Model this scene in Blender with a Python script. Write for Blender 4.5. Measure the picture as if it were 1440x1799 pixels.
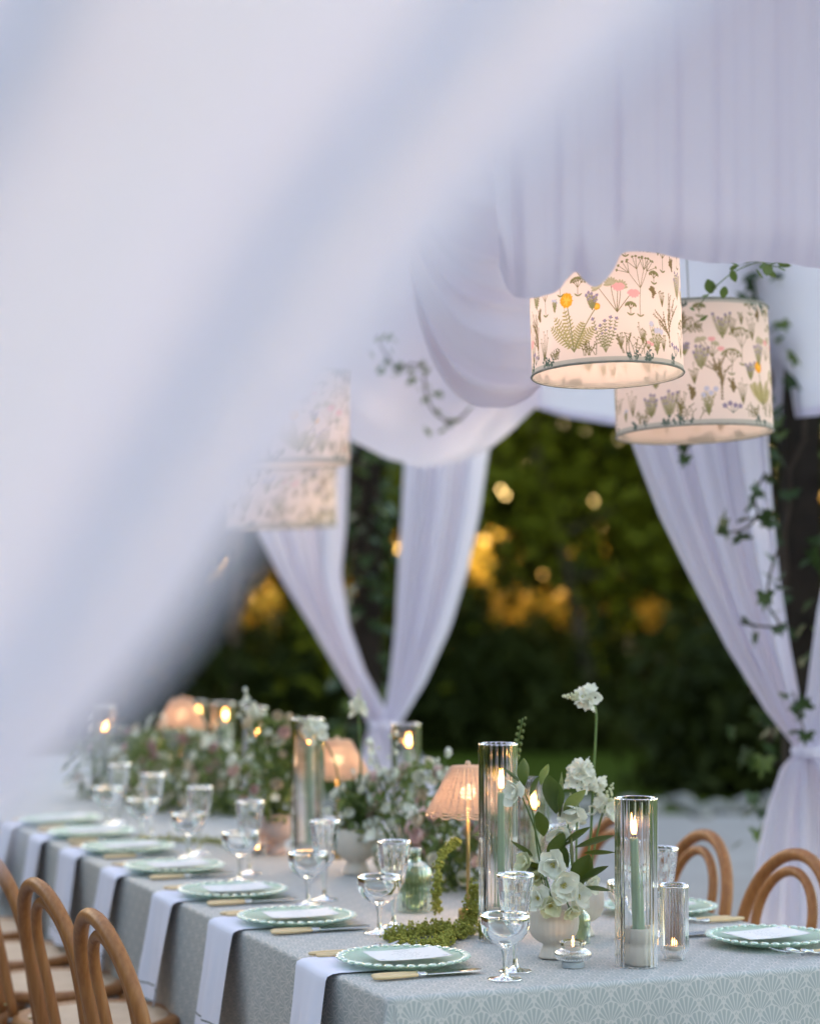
import bpy, bmesh, math, random
import numpy as np
from mathutils import Vector, Matrix
R = math.radians
PI = math.pi
random.seed(11)
rng = np.random.default_rng(11)
S = bpy.context.scene
C = S.collection
for o in list(bpy.data.objects):
    bpy.data.objects.remove(o)

# ------------------------------------------------------------------ camera, world, sun, exposure
EYE = 1.53; FPX = 3900.0; HOR = 1040.0; CX = 720.0; CY = 899.5
PITCH = math.atan((HOR - CY) / FPX)
cd = bpy.data.cameras.new('camera'); cam = bpy.data.objects.new('camera', cd); C.objects.link(cam)
cam.location = (0, 0, EYE); cam.rotation_euler = (PI / 2 + PITCH, 0, 0)
cd.sensor_fit = 'HORIZONTAL'; cd.sensor_width = 24.0; cd.lens = 24.0 * FPX / 1440.0
cd.clip_start = 0.05; cd.clip_end = 2000
cd.dof.use_dof = True; cd.dof.focus_distance = 4.52; cd.dof.aperture_fstop = 1.6; cd.dof.aperture_blades = 0
S.camera = cam

SUN_EL, SUN_AZ = R(9.0), R(-24.0)          # azimuth measured from +Y (ahead) towards +X; sun behind the trees
w = bpy.data.worlds.new('World'); S.world = w; w.use_nodes = True
wn = w.node_tree; wn.nodes.clear()
sk = wn.nodes.new('ShaderNodeTexSky'); sk.sky_type = 'NISHITA'; sk.sun_disc = False
sk.sun_elevation = SUN_EL; sk.sun_rotation = SUN_AZ; sk.altitude = 50
sk.air_density = 1.0; sk.dust_density = 1.5; sk.ozone_density = 0.0
bgd = wn.nodes.new('ShaderNodeBackground'); bgd.inputs[1].default_value = 0.15
wo = wn.nodes.new('ShaderNodeOutputWorld')
wn.links.new(sk.outputs[0], bgd.inputs[0]); wn.links.new(bgd.outputs[0], wo.inputs[0])
sl = bpy.data.lights.new('sun', 'SUN'); so = bpy.data.objects.new('sun', sl); C.objects.link(so)
sl.energy = 1.4; sl.angle = R(0.6); sl.color = (1.0, 0.78, 0.48)
sd = Vector((math.sin(SUN_AZ) * math.cos(SUN_EL), math.cos(SUN_AZ) * math.cos(SUN_EL), math.sin(SUN_EL)))
so.rotation_euler = sd.to_track_quat('Z', 'Y').to_euler(); so.location = sd * 30
vs = S.view_settings
S.display_settings.display_device = 'sRGB'
vs.view_transform = 'Standard'; vs.look = 'None'; vs.exposure = 2.68; vs.gamma = 1.0; vs.use_curve_mapping = False
S.render.engine = 'CYCLES'
cy = S.cycles
cy.use_denoising = True; cy.max_bounces = 12; cy.diffuse_bounces = 5; cy.glossy_bounces = 6
cy.transmission_bounces = 12; cy.transparent_max_bounces = 16; cy.sample_clamp_indirect = 6.0
cy.use_adaptive_sampling = False; cy.blur_glossy = 0.5

# ------------------------------------------------------------------ where things stand
_f = Vector((0, math.cos(PITCH), math.sin(PITCH))); _u = Vector((0, -math.sin(PITCH), math.cos(PITCH)))
def ray(px, py):
    return _f + Vector((1, 0, 0)) * ((px - CX) / FPX) + _u * ((CY - py) / FPX)
def atz(px, py, z):                        # the point of the level z seen there
    d = ray(px, py); t = (z - EYE) / d.z
    return Vector((d.x * t, d.y * t, z))
def aty(px, py, Y):                        # the point at distance Y seen there
    d = ray(px, py); t = Y / d.y
    return Vector((d.x * t, Y, EYE + d.z * t))
TOP = 0.76
ANG = math.atan(0.4046)
U = Vector((math.cos(ANG), math.sin(ANG), 0)); V = Vector((-math.sin(ANG), math.cos(ANG), 0))
CORNER = atz(678.5, 1754.6, TOP)
TW, TL = 1.14, 6.6
def tab(a, b, z=TOP):
    p = CORNER + U * a + V * b; p.z = z
    return p
def inv(p):
    d = Vector((p.x - CORNER.x, p.y - CORNER.y, 0)); return d.dot(U), d.dot(V)

# ------------------------------------------------------------------ mesh helpers
class MB:
    def __init__(s): s.v = []; s.f = []; s.uv = {}
    def grid(s, P, cu=False, cv=False, UVs=None):
        n, m = len(P), len(P[0]); b = len(s.v)
        for i in range(n):
            for j in range(m):
                s.v.append(tuple(P[i][j]))
                if UVs is not None: s.uv[b + i * m + j] = UVs[i][j]
        for i in range(n if cu else n - 1):
            for j in range(m if cv else m - 1):
                i2, j2 = (i + 1) % n, (j + 1) % m
                s.f.append((b + i * m + j, b + i2 * m + j, b + i2 * m + j2, b + i * m + j2))
        return b
    def lathe(s, prof, n=32, mod=None, c=(0, 0, 0), close=False, twist=0):
        P = []
        for i, (r, z) in enumerate(prof):
            row = []
            for k in range(n):
                a = 2 * PI * k / n + twist * z
                rr = r * (mod(a, z, i) if mod else 1.0)
                row.append((c[0] + rr * math.cos(a), c[1] + rr * math.sin(a), c[2] + z))
            P.append(row)
        b = s.grid(P, cv=True, cu=close)
        return b
    def cap(s, b, i, n, flip=False):
        ids = [b + i * n + k for k in range(n)]
        s.f.append(tuple(ids[::-1] if flip else ids))
    def tube(s, path, rad, n=8, closed=False, caps=True):
        path = [Vector(p) for p in path]; m = len(path)
        if not hasattr(rad, '__len__'): rad = [rad] * m
        prev = None; P = []
        for i in range(m):
            a = path[i - 1] if (i > 0 or closed) else path[i]
            c = path[(i + 1) % m] if (i < m - 1 or closed) else path[i]
            t = (c - a).normalized()
            if prev is None:
                ref = Vector((0, 0, 1)) if abs(t.z) < .9 else Vector((1, 0, 0))
                nx = t.cross(ref).normalized()
            else:
                nx = (prev - t * prev.dot(t)).normalized()
            prev = nx; ny = t.cross(nx)
            P.append([path[i] + (nx * math.cos(2 * PI * k / n) + ny * math.sin(2 * PI * k / n)) * rad[i] for k in range(n)])
        b = s.grid(P, cu=closed, cv=True)
        if caps and not closed:
            s.cap(b, 0, n); s.cap(b, m - 1, n, True)
        return b
    def ball(s, c, r, n=8, m=5, sz=1.0):
        prof = [(r * math.sin(PI * i / m) + 1e-5, -r * sz * math.cos(PI * i / m)) for i in range(m + 1)]
        s.lathe(prof, n, c=c)
    def box(s, lo, hi, M=None):
        b = len(s.v)
        for z in (lo[2], hi[2]):
            for x, y in ((lo[0], lo[1]), (hi[0], lo[1]), (hi[0], hi[1]), (lo[0], hi[1])):
                p = Vector((x, y, z)); s.v.append(tuple(M @ p if M else p))
        for q in ((0, 3, 2, 1), (4, 5, 6, 7), (0, 1, 5, 4), (1, 2, 6, 5), (2, 3, 7, 6), (3, 0, 4, 7)):
            s.f.append(tuple(b + k for k in q))
    def add(s, o, M):
        b = len(s.v)
        s.v += [tuple(M @ Vector(p)) for p in o.v]; s.f += [tuple(b + k for k in q) for q in o.f]
        for k, val in o.uv.items(): s.uv[b + k] = val
    def mesh(s, name, mat, smooth=True):
        me = bpy.data.meshes.new(name); me.from_pydata(s.v, [], s.f)
        if s.uv:
            lay = me.uv_layers.new(name='UVMap'); vi = np.empty(len(me.loops), dtype=np.int32)
            me.loops.foreach_get('vertex_index', vi)
            tabuv = np.zeros((len(s.v), 2), dtype=np.float32)
            for k, val in s.uv.items(): tabuv[k] = val
            lay.data.foreach_set('uv', tabuv[vi].ravel())
        if smooth: me.polygons.foreach_set('use_smooth', [True] * len(me.polygons))
        if mat: me.materials.append(mat)
        me.update(); return me
    def build(s, name, mat, parent=None, smooth=True, fix=False):
        me = s.mesh(name, mat, smooth)
        if fix:
            bm = bmesh.new(); bm.from_mesh(me); bmesh.ops.recalc_face_normals(bm, faces=bm.faces); bm.to_mesh(me); bm.free()
        return place(name, me, parent)
def place(name, me, parent=None):
    o = bpy.data.objects.new(name, me); C.objects.link(o)
    if parent: o.parent = parent
    return o
def tag(o, label=None, cat=None, group=None, kind=None):
    if label: o['label'] = label
    if cat: o['category'] = cat
    if group: o['group'] = group
    if kind: o['kind'] = kind
    return o
def thing(name, label, cat, loc=(0, 0, 0), rz=0, group=None):
    o = bpy.data.objects.new(name, None); C.objects.link(o); o.empty_display_size = .05
    o.location = loc; o.rotation_euler = (0, 0, rz)
    return tag(o, label, cat, group)
def dup(o, loc=None, rz=None, label=None, group=None, parent=None):
    c = o.copy(); C.objects.link(c)
    if parent: c.parent = parent
    if loc is not None: c.location = loc
    if rz is not None: c.rotation_euler = (0, 0, rz)
    if label: c['label'] = label
    if group: c['group'] = group
    for ch in o.children: dup(ch, parent=c)
    return c
def lerp(a, b, t): return a + (b - a) * t
def pl(pts, x):                            # piecewise linear
    xs = [p[0] for p in pts]; return [float(np.interp(x, xs, [p[k] for p in pts])) for k in range(1, len(pts[0]))]
def smooth_path(pts, n):
    pts = [Vector(p) for p in pts]; out = []
    m = len(pts) - 1
    for i in range(n + 1):
        t = i / n * m; k = min(int(t), m - 1); u = t - k
        p0 = pts[max(k - 1, 0)]; p1 = pts[k]; p2 = pts[k + 1]; p3 = pts[min(k + 2, m)]
        out.append(.5 * ((2 * p1) + (p2 - p0) * u + (2 * p0 - 5 * p1 + 4 * p2 - p3) * u * u + (3 * p1 - p0 - 3 * p2 + p3) * u ** 3))
    return out

# ------------------------------------------------------------------ materials
def newmat(name):
    m = bpy.data.materials.new(name); m.use_nodes = True; m.node_tree.nodes.clear()
    nt = m.node_tree; out = nt.nodes.new('ShaderNodeOutputMaterial'); return m, nt, out
def N(nt, t, **kw):
    n = nt.nodes.new(t)
    for k, v in kw.items():
        if k.startswith('i_'):
            key = k[2:]; key = int(key) if key.isdigit() else key
            n.inputs[key].default_value = v
        else: setattr(n, k, v)
    return n
def c4(c): return (c[0], c[1], c[2], 1.0)
def ramp(nt, src, stops):
    r = N(nt, 'ShaderNodeValToRGB'); e = r.color_ramp.elements
    e[0].position = stops[0][0]; e[0].color = c4(stops[0][1]); e[1].position = stops[-1][0]; e[1].color = c4(stops[-1][1])
    for p, col in stops[1:-1]:
        k = e.new(p); k.color = c4(col)
    nt.links.new(src, r.inputs[0]); return r
def solid(name, a, b=None, scale=30, rough=.5, spec=.4, bump=0, bscale=None, metal=0, coords='Object', stretch=None, transl=0, tcol=None):
    m, nt, out = newmat(name); L = nt.links
    p = N(nt, 'ShaderNodeBsdfPrincipled'); p.inputs['Roughness'].default_value = rough
    p.inputs['Specular IOR Level'].default_value = spec; p.inputs['Metallic'].default_value = metal
    p.inputs['Base Color'].default_value = c4(a)
    tc = N(nt, 'ShaderNodeTexCoord'); src = tc.outputs[coords]
    if stretch:
        mp = N(nt, 'ShaderNodeMapping'); mp.inputs['Scale'].default_value = stretch; L.new(src, mp.inputs[0]); src = mp.outputs[0]
    if b:
        n = N(nt, 'ShaderNodeTexNoise'); n.inputs['Scale'].default_value = scale; n.inputs['Detail'].default_value = 5; L.new(src, n.inputs['Vector'])
        r = ramp(nt, n.outputs[0], [(.3, a), (.7, b)]); L.new(r.outputs[0], p.inputs['Base Color'])
    if bump:
        n2 = N(nt, 'ShaderNodeTexNoise'); n2.inputs['Scale'].default_value = bscale or scale * 3; n2.inputs['Detail'].default_value = 4; L.new(src, n2.inputs['Vector'])
        bp = N(nt, 'ShaderNodeBump'); bp.inputs['Strength'].default_value = bump; bp.inputs['Distance'].default_value = .002
        L.new(n2.outputs[0], bp.inputs['Height']); L.new(bp.outputs[0], p.inputs['Normal'])
    sh = p.outputs[0]
    if transl:
        t = N(nt, 'ShaderNodeBsdfTranslucent'); t.inputs[0].default_value = c4(tcol or a)
        mx = N(nt, 'ShaderNodeMixShader'); mx.inputs[0].default_value = transl
        L.new(sh, mx.inputs[1]); L.new(t.outputs[0], mx.inputs[2]); sh = mx.outputs[0]
    L.new(sh, out.inputs[0]); return m
def glass(name, col=(1, 1, 1), rough=0.0, ior=1.46, etched=False):
    m, nt, out = newmat(name); L = nt.links
    g = N(nt, 'ShaderNodeBsdfGlass'); g.inputs['Color'].default_value = c4(col); g.inputs['Roughness'].default_value = rough; g.inputs['IOR'].default_value = ior
    sh = g.outputs[0]
    if etched:
        tc = N(nt, 'ShaderNodeTexCoord')
        vo = N(nt, 'ShaderNodeTexVoronoi'); vo.feature = 'DISTANCE_TO_EDGE'; vo.inputs['Scale'].default_value = 62
        mp = N(nt, 'ShaderNodeMapping'); mp.inputs['Scale'].default_value = (1, 1, .6); L.new(tc.outputs['Object'], mp.inputs[0]); L.new(mp.outputs[0], vo.inputs['Vector'])
        no = N(nt, 'ShaderNodeTexNoise'); no.inputs['Scale'].default_value = 45; L.new(tc.outputs['Object'], no.inputs['Vector'])
        sx = N(nt, 'ShaderNodeSeparateXYZ'); L.new(tc.outputs['Object'], sx.inputs[0])
        band = N(nt, 'ShaderNodeMapRange'); band.inputs[1].default_value = .118; band.inputs[2].default_value = .128; L.new(sx.outputs[2], band.inputs[0])
        m1 = N(nt, 'ShaderNodeMapRange'); m1.inputs[1].default_value = .12; m1.inputs[2].default_value = .2; L.new(vo.outputs[0], m1.inputs[0])
        m2 = N(nt, 'ShaderNodeMapRange'); m2.inputs[1].default_value = .48; m2.inputs[2].default_value = .56; L.new(no.outputs[0], m2.inputs[0])
        mu = N(nt, 'ShaderNodeMath', operation='MULTIPLY'); L.new(m1.outputs[0], mu.inputs[0]); L.new(m2.outputs[0], mu.inputs[1])
        mu2 = N(nt, 'ShaderNodeMath', operation='MULTIPLY'); L.new(mu.outputs[0], mu2.inputs[0]); L.new(band.outputs[0], mu2.inputs[1])
        mu3 = N(nt, 'ShaderNodeMath', operation='MULTIPLY'); L.new(mu2.outputs[0], mu3.inputs[0]); mu3.inputs[1].default_value = .6
        d = N(nt, 'ShaderNodeBsdfDiffuse'); d.inputs[0].default_value = (.8, .8, .8, 1)
        mx = N(nt, 'ShaderNodeMixShader'); L.new(mu3.outputs[0], mx.inputs[0]); L.new(sh, mx.inputs[1]); L.new(d.outputs[0], mx.inputs[2]); sh = mx.outputs[0]
    L.new(sh, out.inputs[0]); return m
def cloth_mat(name, col, transl=.3, fine=900, weave=.15, tcol=None):
    m, nt, out = newmat(name); L = nt.links
    tc = N(nt, 'ShaderNodeTexCoord')
    n = N(nt, 'ShaderNodeTexNoise'); n.inputs['Scale'].default_value = fine; n.inputs['Detail'].default_value = 2; L.new(tc.outputs['Object'], n.inputs['Vector'])
    n2 = N(nt, 'ShaderNodeTexNoise'); n2.inputs['Scale'].default_value = 9; n2.inputs['Detail'].default_value = 3; L.new(tc.outputs['Object'], n2.inputs['Vector'])
    ad = N(nt, 'ShaderNodeMath', operation='MULTIPLY_ADD'); L.new(n2.outputs[0], ad.inputs[0]); ad.inputs[1].default_value = 6; L.new(n.outputs[0], ad.inputs[2])
    b = N(nt, 'ShaderNodeBump'); b.inputs['Strength'].default_value = weave; b.inputs['Distance'].default_value = .002; L.new(ad.outputs[0], b.inputs['Height'])
    d = N(nt, 'ShaderNodeBsdfDiffuse'); d.inputs[0].default_value = c4(col); L.new(b.outputs[0], d.inputs['Normal'])
    t = N(nt, 'ShaderNodeBsdfTranslucent'); t.inputs[0].default_value = c4(tcol or col); L.new(b.outputs[0], t.inputs['Normal'])
    mx = N(nt, 'ShaderNodeMixShader'); mx.inputs[0].default_value = transl
    L.new(d.outputs[0], mx.inputs[1]); L.new(t.outputs[0], mx.inputs[2]); L.new(mx.outputs[0], out.inputs[0]); return m
def emit(name, col, st):
    m, nt, out = newmat(name); e = N(nt, 'ShaderNodeEmission'); e.inputs[0].default_value = c4(col); e.inputs[1].default_value = st
    nt.links.new(e.outputs[0], out.inputs[0]); return m
def img_from(name, arr):
    h, w_, _ = arr.shape; im = bpy.data.images.new(name, w_, h, alpha=False)
    im.colorspace_settings.name = 'Non-Color'
    buf = np.ones((h, w_, 4), dtype=np.float32); buf[..., :3] = np.clip(arr, 0, 1)
    im.pixels.foreach_set(buf.ravel()); im.update(); im.pack(); return im
class Canvas:                               # flat print drawn by strokes and leaves; row 0 is the bottom; wraps sideways
    def __init__(s, w_, h, bg): s.w, s.h = w_, h; s.a = np.empty((h, w_, 3), np.float32); s.a[:] = bg
    def _box(s, x0, y0, x1, y1):
        xa, xb = int(math.floor(x0)) - 2, int(math.ceil(x1)) + 3; ya, yb = max(int(y0) - 2, 0), min(int(y1) + 3, s.h)
        if yb <= ya or xb <= xa: return None
        xs = np.arange(xa, xb); ys = np.arange(ya, yb); X, Y = np.meshgrid(xs + .5, ys + .5)
        return xs % s.w, ys, X, Y
    def _put(s, xs, ys, cov, col):
        ix = np.ix_(ys, xs); cov = np.clip(cov, 0, 1)[..., None]; s.a[ix] = s.a[ix] * (1 - cov) + np.array(col, np.float32) * cov
    def line(s, p, q, r0, r1, col, al=1.0):
        r = max(r0, r1); bx = s._box(min(p[0], q[0]) - r, min(p[1], q[1]) - r, max(p[0], q[0]) + r, max(p[1], q[1]) + r)
        if bx is None: return
        xs, ys, X, Y = bx; dx, dy = q[0] - p[0], q[1] - p[1]; l2 = dx * dx + dy * dy + 1e-6
        t = np.clip(((X - p[0]) * dx + (Y - p[1]) * dy) / l2, 0, 1)
        d = np.hypot(X - p[0] - t * dx, Y - p[1] - t * dy); s._put(xs, ys, (r0 + (r1 - r0) * t - d + .5) * al, col)
    def curve(s, pts, r0, r1, col, al=1.0):
        n = len(pts) - 1
        for i in range(n): s.line(pts[i], pts[i + 1], lerp(r0, r1, i / n), lerp(r0, r1, (i + 1) / n), col, al)
    def leaf(s, p, ang, L, W, col, al=1.0, vein=None):
        q = (p[0] + L * math.cos(ang), p[1] + L * math.sin(ang))
        bx = s._box(min(p[0], q[0]) - W, min(p[1], q[1]) - W, max(p[0], q[0]) + W, max(p[1], q[1]) + W)
        if bx is None: return
        xs, ys, X, Y = bx; c_, s_ = math.cos(ang), math.sin(ang)
        lx = ((X - p[0]) * c_ + (Y - p[1]) * s_) / L; ly = -(X - p[0]) * s_ + (Y - p[1]) * c_
        hw = W * np.sqrt(np.clip(np.sin(PI * np.clip(lx, 0, 1) ** .8), 0, 1)); ok = (lx > 0) & (lx < 1)
        s._put(xs, ys, np.where(ok, hw - np.abs(ly) + .5, 0) * al, col)
        if vein: s.line(p, q, .8, .5, vein, .8)
    def dot(s, p, r, col, al=1.0): s.line(p, (p[0] + .01, p[1]), r, r, col, al)

M = {}
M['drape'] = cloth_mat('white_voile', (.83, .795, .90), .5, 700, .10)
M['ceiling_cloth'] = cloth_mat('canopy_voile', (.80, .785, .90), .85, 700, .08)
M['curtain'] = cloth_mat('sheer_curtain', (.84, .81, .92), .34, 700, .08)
M['lit_swag_cloth'] = cloth_mat('white_voile_lit_swag', (.87, .81, .86), .62, 700, .10)  # lit look put into the colour: paler, warmer copy of the voile
M['shaded_drape'] = cloth_mat('white_voile_shaded', (.69, .63, .73), .42, 700, .10)  # shade put into the colour: darker copy of the same white voile
M['wood'] = solid('beech_varnish', (.26, .095, .026), (.37, .155, .047), 14, .44, .4, .15, 90, stretch=(7, 7, .5))
M['seat_wood'] = solid('pale_seat', (.50, .36, .25), (.56, .42, .30), 20, .5, .4, .2, 150)
M['ceramic'] = solid('cream_stoneware', (.68, .60, .52), (.60, .52, .44), 26, .55, .35, .15, 160)
M['ceramic_pink'] = solid('blush_stoneware', (.50, .37, .33), (.45, .33, .30), 26, .6, .35, .15, 160)
M['glass'] = glass('clear_glass')
M['glass_etched'] = glass('etched_glass', etched=True)
M['glass_flute'] = glass('fluted_glass', (.985, .985, .985), 0.0, 1.30)
M['glass_green'] = glass('pale_green_glass', (.84, .90, .80), .02, 1.45)
M['frost'] = solid('frosted_glass_base', (.62, .66, .70), None, rough=.5, transl=.4)
M['wax'] = solid('sage_wax', (.36, .47, .33), (.40, .51, .37), 14, .45, .4, transl=.15)
M['wax_white'] = solid('white_wax', (.75, .70, .60), None, rough=.5, transl=.2)
M['wick'] = solid('burnt_wick', (.02, .018, .015), None, rough=.9)
M['bone'] = solid('bone_handle', (.66, .46, .24), (.74, .56, .33), 40, .35, .5, stretch=(1, 8, 8))
M['steel'] = solid('polished_steel', (.55, .55, .56), None, rough=.18, metal=1.0)
M['brass'] = solid('brushed_brass', (.46, .33, .15), (.40, .28, .12), 60, .38, metal=1.0)
M['white_petal'] = solid('white_petal', (.86, .85, .82), (.80, .81, .70), 45, .6, .2, .2, 220, transl=.3, tcol=(.86, .86, .72))
M['green_petal'] = solid('greenish_petal', (.70, .72, .46), (.80, .79, .62), 45, .6, .25, .2, 220, transl=.3)
M['pink_petal'] = solid('blush_petal', (.72, .50, .47), (.78, .62, .58), 45, .6, .25, transl=.3)
M['cream_petal'] = solid('cream_petal', (.74, .66, .52), (.68, .56, .42), 45, .6, .25, transl=.3)
M['stamen'] = solid('yellow_stamen', (.55, .50, .12), None, rough=.7)
M['leaf'] = solid('garden_leaf', (.036, .072, .012), (.062, .105, .020), 40, .45, .45, .25, 160, transl=.25, tcol=(.16, .20, .02))
M['leaf_light'] = solid('young_leaf', (.16, .205, .055), (.24, .28, .10), 40, .5, .4, .2, 160, transl=.3, tcol=(.24, .32, .07))
M['leaf_mid'] = solid('mid_green_leaf', (.085, .125, .028), (.13, .175, .05), 40, .5, .3, .2, 160, transl=.3, tcol=(.2, .26, .05))
M['stem'] = solid('flower_stem', (.085, .14, .035), (.12, .18, .05), 40, .5, .4)
M['amaranth'] = solid('green_amaranth', (.30, .30, .045), (.46, .45, .11), 120, .8, .2, .5, 500, transl=.15)
M['ivy_leaf'] = solid('ivy_leaf', (.022, .05, .014), (.045, .085, .022), 30, .45, .45, transl=.15, tcol=(.08, .13, .02))
M['ivy_young'] = solid('ivy_young_leaf', (.09, .14, .03), (.13, .19, .05), 30, .45, .45, transl=.3, tcol=(.2, .28, .05))
M['bark'] = solid('dark_bark', (.045, .033, .024), (.08, .06, .045), 9, .9, .2, .8, 50)
M['bark_warm'] = solid('warm_bark', (.12, .075, .05), (.17, .11, .075), 9, .9, .2, .8, 50)
M['post'] = solid('dark_post_timber', (.018, .013, .009), (.032, .024, .016), 12, .8, .3, .4, 60)
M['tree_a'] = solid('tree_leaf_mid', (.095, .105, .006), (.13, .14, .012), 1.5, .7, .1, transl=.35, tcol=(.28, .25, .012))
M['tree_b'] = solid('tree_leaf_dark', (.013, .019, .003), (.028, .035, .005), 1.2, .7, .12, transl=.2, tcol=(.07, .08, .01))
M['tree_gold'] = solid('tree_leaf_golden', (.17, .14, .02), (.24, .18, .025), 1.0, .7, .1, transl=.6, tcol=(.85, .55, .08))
M['lawn'] = solid('mown_lawn', (.038, .056, .003), (.056, .078, .005), 1.2, .9, .1, .8, 30)
M['paving'] = solid('pale_terrace_stone', (.28, .245, .235), (.36, .32, .31), 1.6, .85, .2, .5, 40)
M['gravel'] = solid('pale_gravel', (.32, .29, .27), (.18, .165, .15), 14, .9, .1, .8, 40)

def flame_mat():
    m, nt, out = newmat('candle_flame'); L = nt.links
    tc = N(nt, 'ShaderNodeTexCoord'); sx = N(nt, 'ShaderNodeSeparateXYZ'); L.new(tc.outputs['Generated'], sx.inputs[0])
    r = ramp(nt, sx.outputs[2], [(0, (.9, .20, .04)), (.25, (1, .42, .09)), (.55, (1, .55, .16)), (1, (1, .34, .05))])
    e = N(nt, 'ShaderNodeEmission'); e.inputs[1].default_value = 7.0; L.new(r.outputs[0], e.inputs[0]); L.new(e.outputs[0], out.inputs[0]); return m
M['flame'] = flame_mat()
M['bulb'] = emit('warm_bulb', (1, .66, .34), 4.0)
M['bulb_soft'] = emit('soft_bulb', (1, .72, .46), .8)

# tablecloth print: rows of overlapping shell fans
def fan_image():
    Sx, H, Rr = 47.0, 26.0, 22.6
    W_, Hh = 376, 416                       # pixels for 47 x 52 mm
    xs = (np.arange(W_) + .5) / W_ * Sx; ys = (np.arange(Hh) + .5) / Hh * 2 * H
    X, Y = np.meshgrid(xs, ys); fan = np.zeros_like(X); done = np.zeros(X.shape, bool)
    for j in range(-2, 4):
        off = 0 if j % 2 == 0 else Sx / 2
        for i in range(-1, 3):
            cx, cy_ = off + (i - .5) * Sx, j * H
            r = np.hypot(X - cx, Y - cy_); inside = (r < Rr + 1.2) & ~done
            ang = np.arctan2(X - cx, Y - (cy_ - 15.0)); rad = np.hypot(X - cx, Y - (cy_ - 15.0))
            rays = np.clip((np.cos(ang * 21.5) + .62) * rad * .16, 0, 1)
            body = np.clip((Rr - .3 - r) * 2.5 + .5, 0, 1) * np.clip((rad - 7.5) * 1.5, 0, 1)
            edge = .5 + .5 * np.cos(ang * 21.5); body = body * np.clip((Rr - 2.2 + 2.0 * edge - r) * 2 + .5, 0, 1)
            drops = np.zeros_like(X)
            for dx, dy in ((0, -10.5), (-1.7, -13), (1.7, -13)):
                drops = np.maximum(drops, np.clip((1.0 - np.hypot((X - cx - dx) / 1.0, (Y - cy_ - dy) / 1.8)) * 4, 0, 1))
            val = np.maximum(body * rays, drops)
            fan = np.where(inside, val, fan); done |= inside
    return img_from('fan_print', np.repeat(fan[..., None], 3, 2))
def tablecloth_mat():
    m, nt, out = newmat('fan_print_linen'); L = nt.links
    tc = N(nt, 'ShaderNodeTexCoord'); mp = N(nt, 'ShaderNodeMapping'); mp.inputs['Scale'].default_value = (1 / .056, 1 / .062, 1)
    L.new(tc.outputs['UV'], mp.inputs[0]); im = N(nt, 'ShaderNodeTexImage'); im.image = fan_image(); im.extension = 'REPEAT'; L.new(mp.outputs[0], im.inputs[0])
    r = ramp(nt, im.outputs[0], [(.05, (.575, .55, .53)), (.85, (.385, .405, .40))])
    no = N(nt, 'ShaderNodeTexNoise'); no.inputs['Scale'].default_value = 5; no.inputs['Detail'].default_value = 4; L.new(tc.outputs['Object'], no.inputs['Vector'])
    n3 = N(nt, 'ShaderNodeTexNoise'); n3.inputs['Scale'].default_value = 1400; L.new(tc.outputs['UV'], n3.inputs['Vector'])
    ad = N(nt, 'ShaderNodeMath', operation='MULTIPLY_ADD'); L.new(no.outputs[0], ad.inputs[0]); ad.inputs[1].default_value = 8; L.new(n3.outputs[0], ad.inputs[2])
    b = N(nt, 'ShaderNodeBump'); b.inputs['Strength'].default_value = .25; b.inputs['Distance'].default_value = .002; L.new(ad.outputs[0], b.inputs['Height'])
    p = N(nt, 'ShaderNodeBsdfPrincipled'); p.inputs['Roughness'].default_value = .62; p.inputs['Specular IOR Level'].default_value = .35
    L.new(r.outputs[0], p.inputs['Base Color']); L.new(b.outputs[0], p.inputs['Normal']); L.new(p.outputs[0], out.inputs[0]); return m
M['tablecloth'] = tablecloth_mat()
def napkin_mat():
    m, nt, out = newmat('white_napkin_green_border'); L = nt.links
    tc = N(nt, 'ShaderNodeTexCoord'); sx = N(nt, 'ShaderNodeSeparateXYZ'); L.new(tc.outputs['UV'], sx.inputs[0])
    d1 = N(nt, 'ShaderNodeMath', operation='SUBTRACT'); L.new(sx.outputs[1], d1.inputs[0]); d1.inputs[1].default_value = .040
    ab = N(nt, 'ShaderNodeMath', operation='ABSOLUTE'); L.new(d1.outputs[0], ab.inputs[0])
    lt = N(nt, 'ShaderNodeMath', operation='LESS_THAN'); L.new(ab.outputs[0], lt.inputs[0]); lt.inputs[1].default_value = .0017
    l2 = N(nt, 'ShaderNodeMath', operation='LESS_THAN'); L.new(sx.outputs[1], l2.inputs[0]); l2.inputs[1].default_value = .0025
    mxm = N(nt, 'ShaderNodeMath', operation='MAXIMUM'); L.new(lt.outputs[0], mxm.inputs[0]); L.new(l2.outputs[0], mxm.inputs[1])
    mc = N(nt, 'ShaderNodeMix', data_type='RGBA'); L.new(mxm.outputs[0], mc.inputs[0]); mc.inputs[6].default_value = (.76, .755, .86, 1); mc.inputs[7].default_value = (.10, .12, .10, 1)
    n = N(nt, 'ShaderNodeTexNoise'); n.inputs['Scale'].default_value = 700; L.new(tc.outputs['Object'], n.inputs['Vector'])
    b = N(nt, 'ShaderNodeBump'); b.inputs['Strength'].default_value = .2; b.inputs['Distance'].default_value = .001; L.new(n.outputs[0], b.inputs['Height'])
    p = N(nt, 'ShaderNodeBsdfDiffuse'); L.new(mc.outputs[2], p.inputs[0]); L.new(b.outputs[0], p.inputs['Normal']); L.new(p.outputs[0], out.inputs[0]); return m
M['napkin'] = napkin_mat()
def plate_mat():
    m, nt, out = newmat('milky_green_glass'); L = nt.links
    p = N(nt, 'ShaderNodeBsdfPrincipled'); p.inputs['Base Color'].default_value = (.68, .85, .71, 1); p.inputs['Roughness'].default_value = .30
    p.inputs['Transmission Weight'].default_value = .5; p.inputs['IOR'].default_value = 1.4; L.new(p.outputs[0], out.inputs[0]); return m
M['plate'] = plate_mat()

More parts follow.
